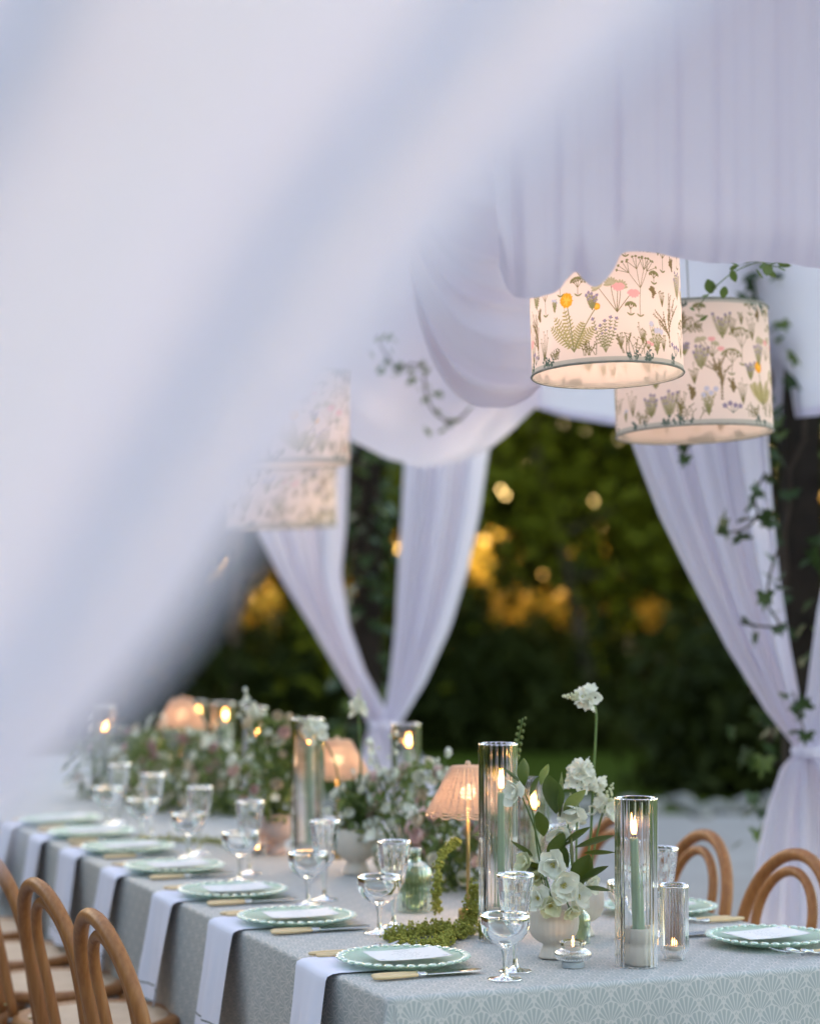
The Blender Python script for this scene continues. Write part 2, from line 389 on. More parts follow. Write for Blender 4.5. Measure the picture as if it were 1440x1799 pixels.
# menu card print: a heading and lines of small script
def card_image(k):
    r = random.Random(k); c = Canvas(320, 240, (.83, .81, .80)); ink = (.22, .22, .24)
    def word(x, y, L, h, th):
        pts = [(x + i * 1.5, y + h * math.sin(i * 1.25 + r.random() * 1.2) * r.uniform(.35, 1)) for i in range(max(int(L / 1.5), 3))]; c.curve(pts, th, th, ink, .8)
    word(125, 200, 70, 5, .9)
    for i in range(9):
        y = 172 - i * 16; wd = r.uniform(70, 150) if i % 3 else r.uniform(50, 80); x = 160 - wd / 2; e = 160 + wd / 2
        while x < e:
            L = r.uniform(10, 26); word(x, y, L, 2.6, .7); x += L + 7
    for sx_ in (26, 294):
        for k2 in range(14):
            a = r.uniform(0, 6.28); c.leaf((sx_ + r.uniform(-7, 7), 24 + r.uniform(-6, 10)), a, 11, 2.4, (.50, .52, .62), .7)
    return img_from('menu_print', c.a)
def card_mat(k):
    m, nt, out = newmat('menu_paper'); L = nt.links
    tc = N(nt, 'ShaderNodeTexCoord'); im = N(nt, 'ShaderNodeTexImage'); im.image = card_image(k); L.new(tc.outputs['UV'], im.inputs[0])
    p = N(nt, 'ShaderNodeBsdfDiffuse'); L.new(im.outputs[0], p.inputs[0]); L.new(p.outputs[0], out.inputs[0]); return m
M['card'] = card_mat(3)

# ------------------------------------------------------------------ lampshade print: a meadow of pressed wild flowers
OL = (.20, .19, .08); OL2 = (.26, .27, .13); DKT = (.10, .16, .14); PUR = (.30, .27, .40); ORA = (.86, .42, .04); LBL = (.55, .58, .72); PNK = (.82, .46, .47); BRN = (.22, .18, .09)
def shade_image(seed, front):
    r = random.Random(seed); W_, H_ = 2400, 620; c = Canvas(W_, H_, (.85, .76, .715))
    k = 1.0
    def arc(p, ang, L, bend, n=10):
        pts = [p]; a = ang
        for i in range(n):
            a += bend / n; pts.append((pts[-1][0] + L / n * math.cos(a), pts[-1][1] + L / n * math.sin(a)))
        return pts
    def dandelion(x, y, s):
        for i in (0, 2, 5, 7, 8):
            a = PI / 2 + (i - 4) * .17 + r.uniform(-.05, .05); Lf = s * r.uniform(.75, 1.15); pts = arc((x, y), a, Lf, (4 - i) * -.06, 12)
            c.curve(pts, 2.2, 1.2, OL2)
            for q in range(2, 12):
                wd = s * .105 * math.sin(PI * q / 12.5) + 3
                for sg in (-1, 1):
                    aa = math.atan2(pts[q][1] - pts[q - 1][1], pts[q][0] - pts[q - 1][0]) + sg * 1.2
                    c.leaf(pts[q], aa, wd * 1.5, 4.5, (.46, .43, .20), .9, OL)
        for dx, h, rr in ((-.13, 1.28, .19), (.50, 1.22, .085)):
            pts = arc((x, y), PI / 2 - dx * .8, s * h, -dx * .5, 10); c.curve(pts, 3, 2.4, OL2); e = pts[-1]
            for q in range(44):
                a = 2 * PI * q / 44; c.leaf(e, a, s * rr * r.uniform(.9, 1.08), 5, ORA, 1)
            for q in range(26):
                a = r.uniform(0, 6.28); c.leaf(e, a, s * rr * r.uniform(.4, .8), 2, (.92, .58, .10), .9)
    def grass(x, y, s, col=OL, n=7):
        for i in range(n):
            a = PI / 2 + (i - (n - 1) / 2) * .13; pts = arc((x, y), a, s * r.uniform(.6, 1.1), (i - n / 2) * -.05); c.curve(pts, 1.9, .9, col)
            c.dot(pts[-1], 3.4, col)
    def coral(x, y, s, col=BRN):
        def br(p, a, L, d):
            pts = arc(p, a, L, r.uniform(-.25, .25), 7); c.curve(pts, 1.8 + d * .5, 1.3 + d * .35, col)
            for q in pts:
                for _ in range(2): c.leaf(q, a + r.choice((-1, 1)) * r.uniform(.7, 1.2), 8 + d, 2, col)
            if d > 0:
                for _ in range(3): br(pts[r.randint(2, 6)], a + r.choice((-1, 1)) * r.uniform(.25, .6), L * r.uniform(.6, .85), d - 1)
        br((x, y), PI / 2, s * .5, 2); br((x, y + s * .25), PI / 2 + .12, s * .6, 1)
    def umbel(x, y, s, col=OL, fl=OL2):
        def br(p, a, L, d):
            pts = arc(p, a, L, r.uniform(-.2, .2), 6); c.curve(pts, 1.5, 1.2, col)
            if d == 0:
                for i in range(6): c.leaf(pts[-1], a + (i - 2.5) * .5, 9, 2.2, fl)
                c.dot(pts[-1], 2.6, col)
            else:
                for i in range(4): br(pts[-1], a + (i - 1.5) * r.uniform(.35, .5), L * .66, d - 1)
        br((x, y), PI / 2 + r.uniform(-.1, .1), s * .46, 2)
        for a in (.5, 2.5): c.leaf((x, y), a, 24, 4, fl, .9)
    def sprig(x, y, s, flow=PUR, col=OL2):
        for j in range(5):
            a = PI / 2 + (j - 2) * .27; pts = arc((x, y), a, s * r.uniform(.65, 1.0), (2 - j) * .18, 10); c.curve(pts, 1.8, 1.1, col)
            for q in range(2, 11):
                for sg in (-1, 1): c.leaf(pts[q], a + sg * .95, s * .085, 2.7, col, .95)
            c.leaf(pts[-1], a, 15, 6, flow); c.leaf(pts[-1], a + .8, 12, 4.5, flow); c.leaf(pts[7], a - .7, 12, 4.5, flow)
    def columbine(x, y, s, flower=PNK):
        for j in range(5):
            a = PI / 2 + (j - 2) * .33; pts = arc((x, y), a, s * r.uniform(.5, .95), r.uniform(-.3, .3), 8); c.curve(pts, 2, 1.4, OL)
            if j in (1, 3, 4):
                for q in range(7): c.leaf(pts[-1], a + (q - 3) * .42, s * .20, s * .045, (.52, .51, .36), .8, OL)
            else:
                for q in range(6): c.leaf(pts[-1], -PI / 2 + (q - 2.5) * .45, s * .2, s * .055, flower, .9)
    def corn(x, y, s):
        for j in range(8):
            a = PI / 2 + (j - 3.5) * .10; pts = arc((x, y), a, s * r.uniform(.7, 1.0), (j - 3.5) * -.03, 8); c.curve(pts, 1.7, 1.2, OL2)
            for q in range(1, 7): c.leaf(pts[q], a + r.choice((-1, 1)) * .6, s * .10, 2, OL2)
            if j % 2 == 0:
                for q in range(8): c.leaf(pts[-1], q * .785, s * .10, 4.5, LBL, .9)
    def tangle(x, y, s, col=OL):
        for j in range(9):
            p = (x + r.uniform(-.5, .5) * s, y); pts = arc(p, PI / 2 + r.uniform(-.6, .6), s * r.uniform(.4, .9), r.uniform(-.8, .8), 8); c.curve(pts, 1.8, 1.3, col)
            for q in (3, 5, 7):
                e = arc(pts[q], r.uniform(.3, 2.8), s * .2, .3, 4); c.curve(e, 1.5, 1.1, col); c.dot(e[-1], 3, col)
    def pansy(x, y, s):
        for j in range(4):
            p = (x + (j - 1.5) * s * .45, y + r.uniform(0, s * .7))
            c.line((x, y - s * .5), p, 1.5, 1.2, DKT)
            for q in range(5): c.leaf(p, q * 1.256 + .3, s * .24, s * .09, PUR, .9)
    fns = [lambda x, y, s: dandelion(x, y, s * .8), grass, coral, umbel, sprig, columbine, corn, tangle]
    # designed run facing out, then seeded filling all round
    used = []
    for nm, x, y, s in front:
        dict(dandelion=dandelion, grass=grass, coral=coral, umbel=umbel, sprig=sprig, columbine=columbine, corn=corn, tangle=tangle, pansy=pansy)[nm](x, y, s * (1.0 if nm in ('dandelion', 'coral', 'umbel') else .82)); used.append((x, y))
    lo, hi = min(u[0] for u in used) - 60, max(u[0] for u in used) + 60
    x = hi
    while x < lo + W_ - 40:
        r.choice(fns)(x, r.uniform(70, 130), r.uniform(150, 210)); r.choice(fns[1:])(x + 50, r.uniform(300, 380), r.uniform(130, 190)); x += 125
    for q in range(900):
        x, y = r.uniform(0, W_), r.uniform(50, 545); box = c.a[max(int(y) - 6, 0):int(y) + 62, [int(x + d_) % W_ for d_ in range(-24, 25)]]
        if box.min() > .5: r.choice((sprig, umbel, umbel, grass, tangle, corn, lambda x_, y_, s_: coral(x_, y_, s_ * .8)))(x, y, r.uniform(58, 92))
    # bound top and bottom edges
    for y0, y1 in ((0, 25), (H_ - 20, H_)):
        c.a[y0:y1] = c.a[y0:y1] * .15 + np.array((.47, .50, .47), np.float32) * .85
    for base, sg in ((6, 1), (H_ - 8, -1)):
        for q in range(120):
            x = r.uniform(0, W_); dens = math.sin(x * .011 + seed) + math.sin(x * .027)
            if dens < .3: continue
            pts = arc((x, base), sg * PI / 2 + r.uniform(-.5, .5), r.uniform(18, 52), r.uniform(-.6, .6), 6); c.curve(pts, 2.2, 1.3, DKT)
            for p in pts[2:]: c.leaf(p, r.uniform(0, 6.28), 14, 4, DKT, .95)
    return img_from('meadow_print', c.a)
def shade_mat(name, im):
    m, nt, out = newmat(name); L = nt.links
    tc = N(nt, 'ShaderNodeTexCoord'); t = N(nt, 'ShaderNodeTexImage'); t.image = im; t.extension = 'REPEAT'; L.new(tc.outputs['UV'], t.inputs[0])
    n = N(nt, 'ShaderNodeTexNoise'); n.inputs['Scale'].default_value = 500; L.new(tc.outputs['Object'], n.inputs['Vector'])
    b = N(nt, 'ShaderNodeBump'); b.inputs['Strength'].default_value = .12; b.inputs['Distance'].default_value = .001; L.new(n.outputs[0], b.inputs['Height'])
    d = N(nt, 'ShaderNodeBsdfDiffuse'); tr = N(nt, 'ShaderNodeBsdfTranslucent'); mx = N(nt, 'ShaderNodeMixShader'); mx.inputs[0].default_value = .45
    L.new(t.outputs[0], d.inputs[0]); L.new(t.outputs[0], tr.inputs[0]); L.new(b.outputs[0], d.inputs['Normal'])
    L.new(d.outputs[0], mx.inputs[1]); L.new(tr.outputs[0], mx.inputs[2]); L.new(mx.outputs[0], out.inputs[0]); return m

# ================================================================== SETTING
def flat(name, x0, x1, y0, y1, z, mat, n=1):
    m = MB(); m.grid([[(lerp(x0, x1, i / n), lerp(y0, y1, j / n), z) for j in range(n + 1)] for i in range(n + 1)])
    return tag(m.build(name, mat), kind='structure')
flat('lawn', -300, 300, -300, 400, 0.0, M['lawn'])
mt = MB(); mt.box((-9, -6, -.05), (9, 15.2, .012)); tag(mt.build('terrace', M['paving'], smooth=False), kind='structure')
# a band of pale stones edging the terrace
ms = MB()
for k in range(420):
    x = random.uniform(-8.5, 8.5); y = 15.6 + random.gauss(0, .22); r_ = random.uniform(.03, .10)
    ms.ball((x, y, r_ * .35), r_, 6, 4, .6)
tag(ms.build('edging_stones', M['gravel']), kind='stuff')

# ---- leaves in number, for trees and hedges
def leaf_cloud(name, mat, centers, sizes, parent=None):
    n = len(centers); c = np.asarray(centers); s = np.asarray(sizes)[:, None]
    a = rng.normal(size=(n, 3)); a /= np.linalg.norm(a, axis=1)[:, None]
    b = rng.normal(size=(n, 3)); b -= a * (a * b).sum(1)[:, None]; b /= np.linalg.norm(b, axis=1)[:, None]
    nn = np.cross(a, b)
    v = np.stack([c - a * s, c + b * s * .42 + nn * s * .08, c + a * s, c - b * s * .42 + nn * s * .08], 1).reshape(-1, 3)
    me = bpy.data.meshes.new(name); me.vertices.add(n * 4); me.vertices.foreach_set('co', v.astype(np.float32).ravel())
    me.loops.add(n * 4); me.loops.foreach_set('vertex_index', np.arange(n * 4, dtype=np.int32))
    me.polygons.add(n); me.polygons.foreach_set('loop_start', np.arange(0, n * 4, 4, dtype=np.int32))
    me.update(calc_edges=True); me.materials.append(mat); me.validate()
    return place(name, me, parent)
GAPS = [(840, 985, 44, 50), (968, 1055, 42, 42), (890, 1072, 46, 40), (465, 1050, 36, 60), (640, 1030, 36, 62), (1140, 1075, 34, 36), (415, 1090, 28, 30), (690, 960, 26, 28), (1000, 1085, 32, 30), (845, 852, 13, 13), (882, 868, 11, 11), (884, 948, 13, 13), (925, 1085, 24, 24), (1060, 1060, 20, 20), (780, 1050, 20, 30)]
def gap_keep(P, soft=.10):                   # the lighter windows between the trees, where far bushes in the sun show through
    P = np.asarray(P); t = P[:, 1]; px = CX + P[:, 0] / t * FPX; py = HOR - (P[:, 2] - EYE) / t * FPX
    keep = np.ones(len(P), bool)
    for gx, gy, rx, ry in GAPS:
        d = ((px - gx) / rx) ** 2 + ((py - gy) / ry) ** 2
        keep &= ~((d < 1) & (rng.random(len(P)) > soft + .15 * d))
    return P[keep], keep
# the hedge closing the garden
n = 64000
P = np.stack([rng.uniform(-13, 13, n), rng.uniform(27, 30, n), rng.uniform(0, 1, n) ** 1.15 * 10.5], 1)
P[:, 2] += .5 * np.sin(P[:, 0] * 1.3) * (P[:, 2] > 9)
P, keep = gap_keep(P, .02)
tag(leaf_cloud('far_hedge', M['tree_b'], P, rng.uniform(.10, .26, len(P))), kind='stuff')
n = 26000
P = np.stack([rng.uniform(-15, 15, n), rng.uniform(-12, -9.5, n), rng.uniform(0, 1, n) * 7.0], 1)
tag(leaf_cloud('unseen_rear_hedge', M['tree_a'], P, rng.uniform(.16, .34, n)), kind='stuff')  # unseen hedge added behind the camera to cut the front sky light
n = 26000
P = np.stack([rng.uniform(-9.5, -7.6, n), rng.uniform(-9, 26, n), rng.uniform(0, 1, n) * 4.6], 1)
tag(leaf_cloud('unseen_side_hedge', M['tree_a'], P, rng.uniform(.16, .34, n)), kind='stuff')  # added out of view to darken the table's left side and near curtain
n = 24000
cl = rng.uniform([-16, 44, 0], [14, 50, 2.6], (160, 3)); P = cl[rng.integers(0, 160, n)] + rng.normal(0, .8, (n, 3)); P[:, 2] = np.abs(P[:, 2])
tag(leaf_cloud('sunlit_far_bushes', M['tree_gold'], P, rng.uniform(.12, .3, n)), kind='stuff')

def tree(name, label, x, y, h, r, mat, bark, nleaf, trunk_r=.12, low=.6, lean=0, group='garden trees behind the terrace', keepgaps=True, limbs=6):
    t = thing(name, label, 'tree', (x, y, 0), 0, group)
    rr = random.Random(int(x * 100 + y)); m = MB()
    path = smooth_path([(0, 0, -.05), (lean * .3 + rr.uniform(-.1, .1), rr.uniform(-.1, .1), h * .35), (lean * .7, rr.uniform(-.2, .2), h * .65), (lean, 0, h * .93)], 14)
    m.tube(path, [trunk_r * (1 - .8 * i / 14) * (1.35 if i == 0 else 1) for i in range(15)], 9); m.build('trunk', bark, t)
    ends = []
    for k in range(limbs):
        p0 = path[4 + (k * 9) // limbs]; a = rr.uniform(0, 6.28); L = r * rr.uniform(.6, 1.0)
        q = p0 + Vector((math.cos(a) * L, math.sin(a) * L, L * rr.uniform(.3, .8)))
        mid = (p0 + q) / 2 + Vector((0, 0, -.12 * L)); lp = smooth_path([p0, mid, q], 8)
        lm = MB(); lm.tube(lp, [trunk_r * .42 * (1 - .8 * i / 8) for i in range(9)], 6); lm.build('branch', bark, t); ends += lp[3:]
    cl = [Vector((lean * .7, 0, h * .6)) + Vector((rr.gauss(0, r * .5), rr.gauss(0, r * .45), rr.uniform(-.5, .5) * h * (1 - low))) for _ in range(26)] + ends
    cl = np.array([tuple(c_) for c_ in cl]); idx = rng.integers(0, len(cl), nleaf)
    P = cl[idx] + rng.normal(0, r * .17, (nleaf, 3)); P[:, 2] = np.maximum(P[:, 2], .1)
    Wd = P + np.array([x, y, 0]); _, kp = gap_keep(Wd, .05) if keepgaps else (None, np.ones(nleaf, bool))
    leaf_cloud('crown', mat, P[kp], rng.uniform(.06, .15, kp.sum()), t)
    return t
tree('tree', 'broad loose green tree with a slanting branch, seen in the opening between the tied drapes', 1.9, 22.0, 5.6, 2.0, M['tree_a'], M['bark'], 6500, .07, .1, -1.2)
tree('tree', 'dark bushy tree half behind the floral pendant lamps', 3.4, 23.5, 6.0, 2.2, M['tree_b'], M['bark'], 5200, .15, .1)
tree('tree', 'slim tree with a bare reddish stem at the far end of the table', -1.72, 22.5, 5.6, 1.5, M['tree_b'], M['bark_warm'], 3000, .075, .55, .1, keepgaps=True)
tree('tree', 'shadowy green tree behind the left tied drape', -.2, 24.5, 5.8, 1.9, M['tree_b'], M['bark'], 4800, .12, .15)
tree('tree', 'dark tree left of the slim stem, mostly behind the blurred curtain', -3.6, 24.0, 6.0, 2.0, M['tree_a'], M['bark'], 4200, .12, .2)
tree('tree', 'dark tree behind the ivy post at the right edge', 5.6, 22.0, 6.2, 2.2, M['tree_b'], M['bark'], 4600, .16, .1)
# low shrubs at the hedge foot
for k, (px, dx) in enumerate(((1262, 0), (860, 0), (1345, 0), (560, 0))):
    p = atz(px, 1330, 0); yy = (17.2, 21.5, 17.0, 21.5)[k]; sh = thing('shrub', ['dark rounded shrub behind the ribbed tumbler and right chairs', 'low dark shrub at the back of the lawn, left of the tall white flower',
        'dark shrub beside the right tied drape', 'low shrub behind the far candles'][k], 'shrub', ((px - CX) / FPX * yy, yy, 0), 0, 'low shrubs at the back of the lawn')
    P = np.stack([rng.normal(0, .26 if yy < 20 else .75, 2600), rng.normal(0, .3, 2600), np.abs(rng.normal(0, .55, 2600))], 1)
    leaf_cloud('foliage', M['tree_b'], P, rng.uniform(.05, .12, 2600), sh)
    m = MB(); m.tube([(0, 0, -.02), (.03, 0, .3), (0, .02, .55)], [.05, .035, .01], 6); m.build('stem', M['bark'], sh)
# ================================================================== PERGOLA
POST_A = aty(1405, 1000, 7.25); POST_B = aty(648, 1000, 10.3)
perg = thing('pergola', 'dark timber pergola carrying the white drapes over the table', 'pergola', (0, 0, 0))
def post(p, r=.055):
    m = MB(); m.box((p.x - r, p.y - r, .012), (p.x + r, p.y + r, 3.40)); m.build('post', M['post'], perg, smooth=False)
ax = (POST_B - POST_A); ax.z = 0; axl = ax.length; ax.normalize(); side = Vector((-ax.y, ax.x, 0)) * 3.0
corners = [POST_A, POST_B, POST_B + side, POST_A + side, POST_A - ax * 3.3, POST_A - ax * 3.3 + side]
for p in corners[:5]: post(p)
def beam(p, q, z, r=.05):
    d = (q - p); d.z = 0; L = d.length; a = math.atan2(d.y, d.x)
    m = MB(); m.box((-.15, -r, z), (L + .15, r, z + .12), Matrix.Translation((p.x, p.y, 0)) @ Matrix.Rotation(a, 4, 'Z')); m.build('beam', M['post'], perg, smooth=False)
beam(corners[4], corners[1], 3.402); beam(corners[5], corners[2], 3.402)
for k in range(5):
    p = lerp(corners[4], POST_B, k / 4); beam(p, p + side, 3.524, .03)

# ================================================================== DRAPES
def sheet(name, label, fn, nu, nv, mat, cat='drape', group='white drapes on the pergola'):
    m = MB(); P = [[fn(i / nu, j / nv) for j in range(nv + 1)] for i in range(nu + 1)]
    m.grid(P); o = m.build(name, mat); return tag(o, label, cat, group)
def spl(pts, x):
    # smooth curve through the points
    if x <= pts[0][0]: return pts[0][1]
    for k in range(len(pts) - 1):
        if x <= pts[k + 1][0]:
            p0, p1, p2, p3 = pts[max(k - 1, 0)], pts[k], pts[k + 1], pts[min(k + 2, len(pts) - 1)]
            h = p2[0] - p1[0]; u = (x - p1[0]) / h
            m1 = (p2[1] - p0[1]) / (p2[0] - p0[0]) * h; m2 = (p3[1] - p1[1]) / (p3[0] - p1[0]) * h
            return (2 * u ** 3 - 3 * u ** 2 + 1) * p1[1] + (u ** 3 - 2 * u ** 2 + u) * m1 + (3 * u ** 2 - 2 * u ** 3) * p2[1] + (u ** 3 - u ** 2) * m2
    return pts[-1][1]
def hem(o, fn, nu, mat, t0=.978):
    m = MB(); P = []
    for i in range(nu + 1):
        row = []
        for j in range(4):
            p = fn(i / nu, lerp(t0, .9995, j / 3)); row.append((p[0], p[1] + .0025, p[2]))
        P.append(row)
    m.grid(P); m.build('hem', mat, o)
def hsin(s, fr, ph=0): return math.sin(2 * PI * fr * s + ph)
def folds(s, n, seed):
    return .55 * hsin(s, n, seed) + .3 * hsin(s, n * 1.73, seed * 2.1) + .22 * hsin(s, n * 2.9, seed * 3.3)
# canopy overhead
def roof(i, j):
    p = lerp(corners[4] - ax * 1.3, POST_B + ax * .2, i) - Vector((0, 0, 0)) ; q = p - side * .15 + side * 1.3 * j
    z = 3.27 - .12 * abs(math.sin(i * PI * 4)) + .02 * hsin(j, 14, i * 9) - .05 * math.sin(PI * j)
    return (q.x, q.y, z)
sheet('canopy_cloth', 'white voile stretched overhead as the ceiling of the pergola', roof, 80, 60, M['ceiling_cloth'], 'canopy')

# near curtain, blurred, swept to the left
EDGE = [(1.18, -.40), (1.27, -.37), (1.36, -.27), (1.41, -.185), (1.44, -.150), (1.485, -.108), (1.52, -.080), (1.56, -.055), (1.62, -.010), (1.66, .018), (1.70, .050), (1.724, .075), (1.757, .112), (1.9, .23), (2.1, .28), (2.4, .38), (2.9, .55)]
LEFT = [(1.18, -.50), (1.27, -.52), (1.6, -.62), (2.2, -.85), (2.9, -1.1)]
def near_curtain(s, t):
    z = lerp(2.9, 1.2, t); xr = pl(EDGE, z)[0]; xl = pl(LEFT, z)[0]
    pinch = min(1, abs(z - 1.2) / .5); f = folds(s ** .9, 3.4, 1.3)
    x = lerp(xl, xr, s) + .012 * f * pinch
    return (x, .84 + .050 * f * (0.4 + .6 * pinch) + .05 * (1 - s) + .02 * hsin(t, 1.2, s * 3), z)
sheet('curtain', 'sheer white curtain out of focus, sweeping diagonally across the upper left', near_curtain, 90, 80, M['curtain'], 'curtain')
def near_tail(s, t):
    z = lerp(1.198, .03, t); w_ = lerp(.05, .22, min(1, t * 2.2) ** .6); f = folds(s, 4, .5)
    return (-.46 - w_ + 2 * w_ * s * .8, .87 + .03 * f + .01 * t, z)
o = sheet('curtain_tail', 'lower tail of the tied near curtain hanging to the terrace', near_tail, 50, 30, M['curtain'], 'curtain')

# hanging drape at the upper right, in front of the nearest lamp
LOW = [(872, 470), (884, 495), (900, 512), (925, 518), (960, 511), (990, 500), (1005, 480), (1017, 470), (1030, 484), (1046, 496), (1062, 490), (1085, 462), (1100, 440), (1130, 434), (1170, 438), (1208, 448), (1240, 452), (1300, 455), (1360, 452), (1440, 463), (1520, 470), (1700, 480)]
def right_drape(s, t):
    px = lerp(872, 1700, s); yl = spl(LOW, px)
    e_ = max(0.0, 1 - s / .10); px -= (90 * (1 - t) ** 1.6 - 5 * math.sin(t * 7)) * e_
    X0 = (px - CX) / FPX * 3.75; Y = 3.75 + .38 * (X0 - .15) + .06 * e_ ** 2
    zl = aty(px, yl, Y).z; z = lerp(3.18, zl, t)
    f = folds(s, 8.3, 2.2); am = .0105 * (0.35 + .65 * t)
    roll = max(0, (t - .93) / .07); 
    return (X0 * Y / 3.75 + .003 * f, Y + am * f + .05 * roll * roll - .06 * max(0, .04 - s) / .04, z)
rdr = sheet('drape', 'white drape hanging with wavy hem in front of the nearest floral lamp', right_drape, 180, 60, M['shaded_drape'])

# ceiling swag behind the nearest lamp: a deep U of cloth
def u_swag(cx, hw, ytop, ybot, Y, depth, nf, lean=0):
    def fn(s, t):
        a = PI * t; sa = max(0.0, math.sin(a)); ca = math.cos(a); k = min(1.0, s / .9); curl = max(0.0, (s - .9) / .1)
        f = folds(s + .03 * math.sin(a * 2), nf, 1.7) * (1 - curl)
        px = cx - hw * math.copysign(abs(ca) ** .8, ca) * (1.12 - .12 * k) + lean * (1 - s)
        py = lerp(ytop, ybot, (.12 + .88 * sa ** .75) * (k ** .85)) - 16 * curl
        p = aty(px, py, Y); p.y = Y + .16 * abs(ca) - depth * math.sin(PI * k * .8) * sa + .095 * f * sa + .10 * curl; p.z += .020 * f * sa; return tuple(p)
    return fn
sheet('drape', 'deep swag of white cloth hanging in a U just left of the nearest floral lamp', u_swag(868, 186, -220, 724, 5.9, .22, 4.5, 0), 120, 80, M['lit_swag_cloth'])

# far swag at the end of the pergola
LO2 = [(380, 640), (480, 690), (560, 735), (620, 775), (680, 806), (745, 822), (810, 812), (860, 788), (900, 755), (925, 730), (960, 700), (1000, 650)]
def far_swag(s, t):
    px = lerp(380, 1000, s); yl = pl(LO2, px)[0]; yt = 120
    k = t; py = lerp(yt, yl, k); sg = math.sin(PI * s); f = math.sin(k * 19 - sg * 7 + s * 2) * .5 + math.sin(k * 37 - sg * 12 + 1) * .3
    Y = 8.7 + .30 * math.sin(PI * min(1, k * 1.02)) * -1 + .06 * f + .035 * k * math.sin((px - 700) * .022 + 9 * k) 
    return tuple(aty(px, py, Y))
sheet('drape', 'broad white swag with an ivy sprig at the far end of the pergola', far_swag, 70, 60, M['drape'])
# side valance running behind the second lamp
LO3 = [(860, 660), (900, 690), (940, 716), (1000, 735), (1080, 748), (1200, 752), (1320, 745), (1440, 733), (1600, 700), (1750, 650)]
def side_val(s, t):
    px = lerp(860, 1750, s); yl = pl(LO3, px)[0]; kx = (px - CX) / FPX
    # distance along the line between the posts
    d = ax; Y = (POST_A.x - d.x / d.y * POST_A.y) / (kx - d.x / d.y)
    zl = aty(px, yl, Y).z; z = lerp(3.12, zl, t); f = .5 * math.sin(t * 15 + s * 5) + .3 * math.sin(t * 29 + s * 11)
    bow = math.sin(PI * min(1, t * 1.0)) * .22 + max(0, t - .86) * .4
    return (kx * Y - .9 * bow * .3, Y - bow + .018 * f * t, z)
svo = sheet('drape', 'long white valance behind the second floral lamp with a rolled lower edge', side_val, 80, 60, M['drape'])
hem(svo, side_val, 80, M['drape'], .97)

def tied(rows, Y0, nf, seed, amp=.05, dy=0):
    def fn(s, t):
        y0, y1 = rows[0][0], rows[-1][0]; py = lerp(y0, y1, t); xl, xr = pl(rows, py)
        f = folds(s, nf, seed); w_ = (xr - xl) / FPX * Y0; a = min(amp, w_ * .30)
        p = aty(lerp(xl, xr, s) + 0 * f, py, Y0); p.y += a * f + dy * t; p.x += .25 * a * hsin(s, nf, seed + 1); return tuple(p)
    return fn
G2 = 'white drapes tied back at the posts'
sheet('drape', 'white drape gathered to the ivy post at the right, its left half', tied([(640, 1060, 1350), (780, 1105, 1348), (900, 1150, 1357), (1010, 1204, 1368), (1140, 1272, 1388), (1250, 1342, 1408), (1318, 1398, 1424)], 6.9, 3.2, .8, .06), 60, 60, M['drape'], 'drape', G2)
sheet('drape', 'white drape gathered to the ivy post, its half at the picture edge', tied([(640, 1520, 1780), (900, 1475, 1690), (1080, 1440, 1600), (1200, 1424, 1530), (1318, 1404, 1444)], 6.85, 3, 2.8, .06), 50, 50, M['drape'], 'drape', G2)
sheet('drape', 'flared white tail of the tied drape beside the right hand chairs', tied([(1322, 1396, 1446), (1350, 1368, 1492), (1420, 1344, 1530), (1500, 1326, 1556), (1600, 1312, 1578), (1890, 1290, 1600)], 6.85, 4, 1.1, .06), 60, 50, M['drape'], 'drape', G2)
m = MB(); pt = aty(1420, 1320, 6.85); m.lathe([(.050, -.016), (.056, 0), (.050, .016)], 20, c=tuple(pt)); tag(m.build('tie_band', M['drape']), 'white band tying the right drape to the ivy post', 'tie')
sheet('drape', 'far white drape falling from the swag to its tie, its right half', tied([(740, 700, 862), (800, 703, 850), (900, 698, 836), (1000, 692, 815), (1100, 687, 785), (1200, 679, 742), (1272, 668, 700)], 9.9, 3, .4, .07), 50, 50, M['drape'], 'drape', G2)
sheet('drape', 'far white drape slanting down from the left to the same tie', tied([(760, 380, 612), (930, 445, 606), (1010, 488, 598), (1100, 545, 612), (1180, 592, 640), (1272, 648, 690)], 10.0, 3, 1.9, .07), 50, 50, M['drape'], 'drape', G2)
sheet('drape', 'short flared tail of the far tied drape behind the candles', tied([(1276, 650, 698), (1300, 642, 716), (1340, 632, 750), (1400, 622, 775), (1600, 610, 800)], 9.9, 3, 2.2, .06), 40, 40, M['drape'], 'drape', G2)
m = MB(); pt = aty(674, 1274, 9.9); m.lathe([(.062, -.016), (.068, 0), (.062, .016)], 20, c=tuple(pt)); tag(m.build('tie_band', M['drape']), 'white band tying the far drape', 'tie')

# ================================================================== IVY
def ivy_leaf_mesh(mat):
    m = MB(); pts = [(0, 0), (.28, -.18), (.62, -.08), (.40, .22), (.48, .60), (.18, .50), (0, 1.0), (-.18, .50), (-.48, .60), (-.40, .22), (-.62, -.08), (-.28, -.18)]
    b = 0; m.v.append((0, .3, .06))
    for x, y in pts: m.v.append((x, y, -.10 * abs(x)))
    for k in range(12): m.f.append((0, 1 + k, 1 + (k + 1) % 12))
    return m.mesh('leaf', mat)
def oval_leaf_mesh(mat):
    m = MB(); P = []
    for i in range(6):
        t = i / 5; w_ = .36 * math.sin(PI * min(1, t * .92 + .06)) ** .8; P.append([(-w_, t, .05 * abs(1) + .1 * t * t), (0, t, 0 + .1 * t * t), (w_, t, .05 + .1 * t * t)])
    m.grid(P); return m.mesh('leaf', mat)
IVY = ivy_leaf_mesh(M['ivy_leaf']); IVYY = ivy_leaf_mesh(M['ivy_young']); OVL = oval_leaf_mesh(M['ivy_young'])
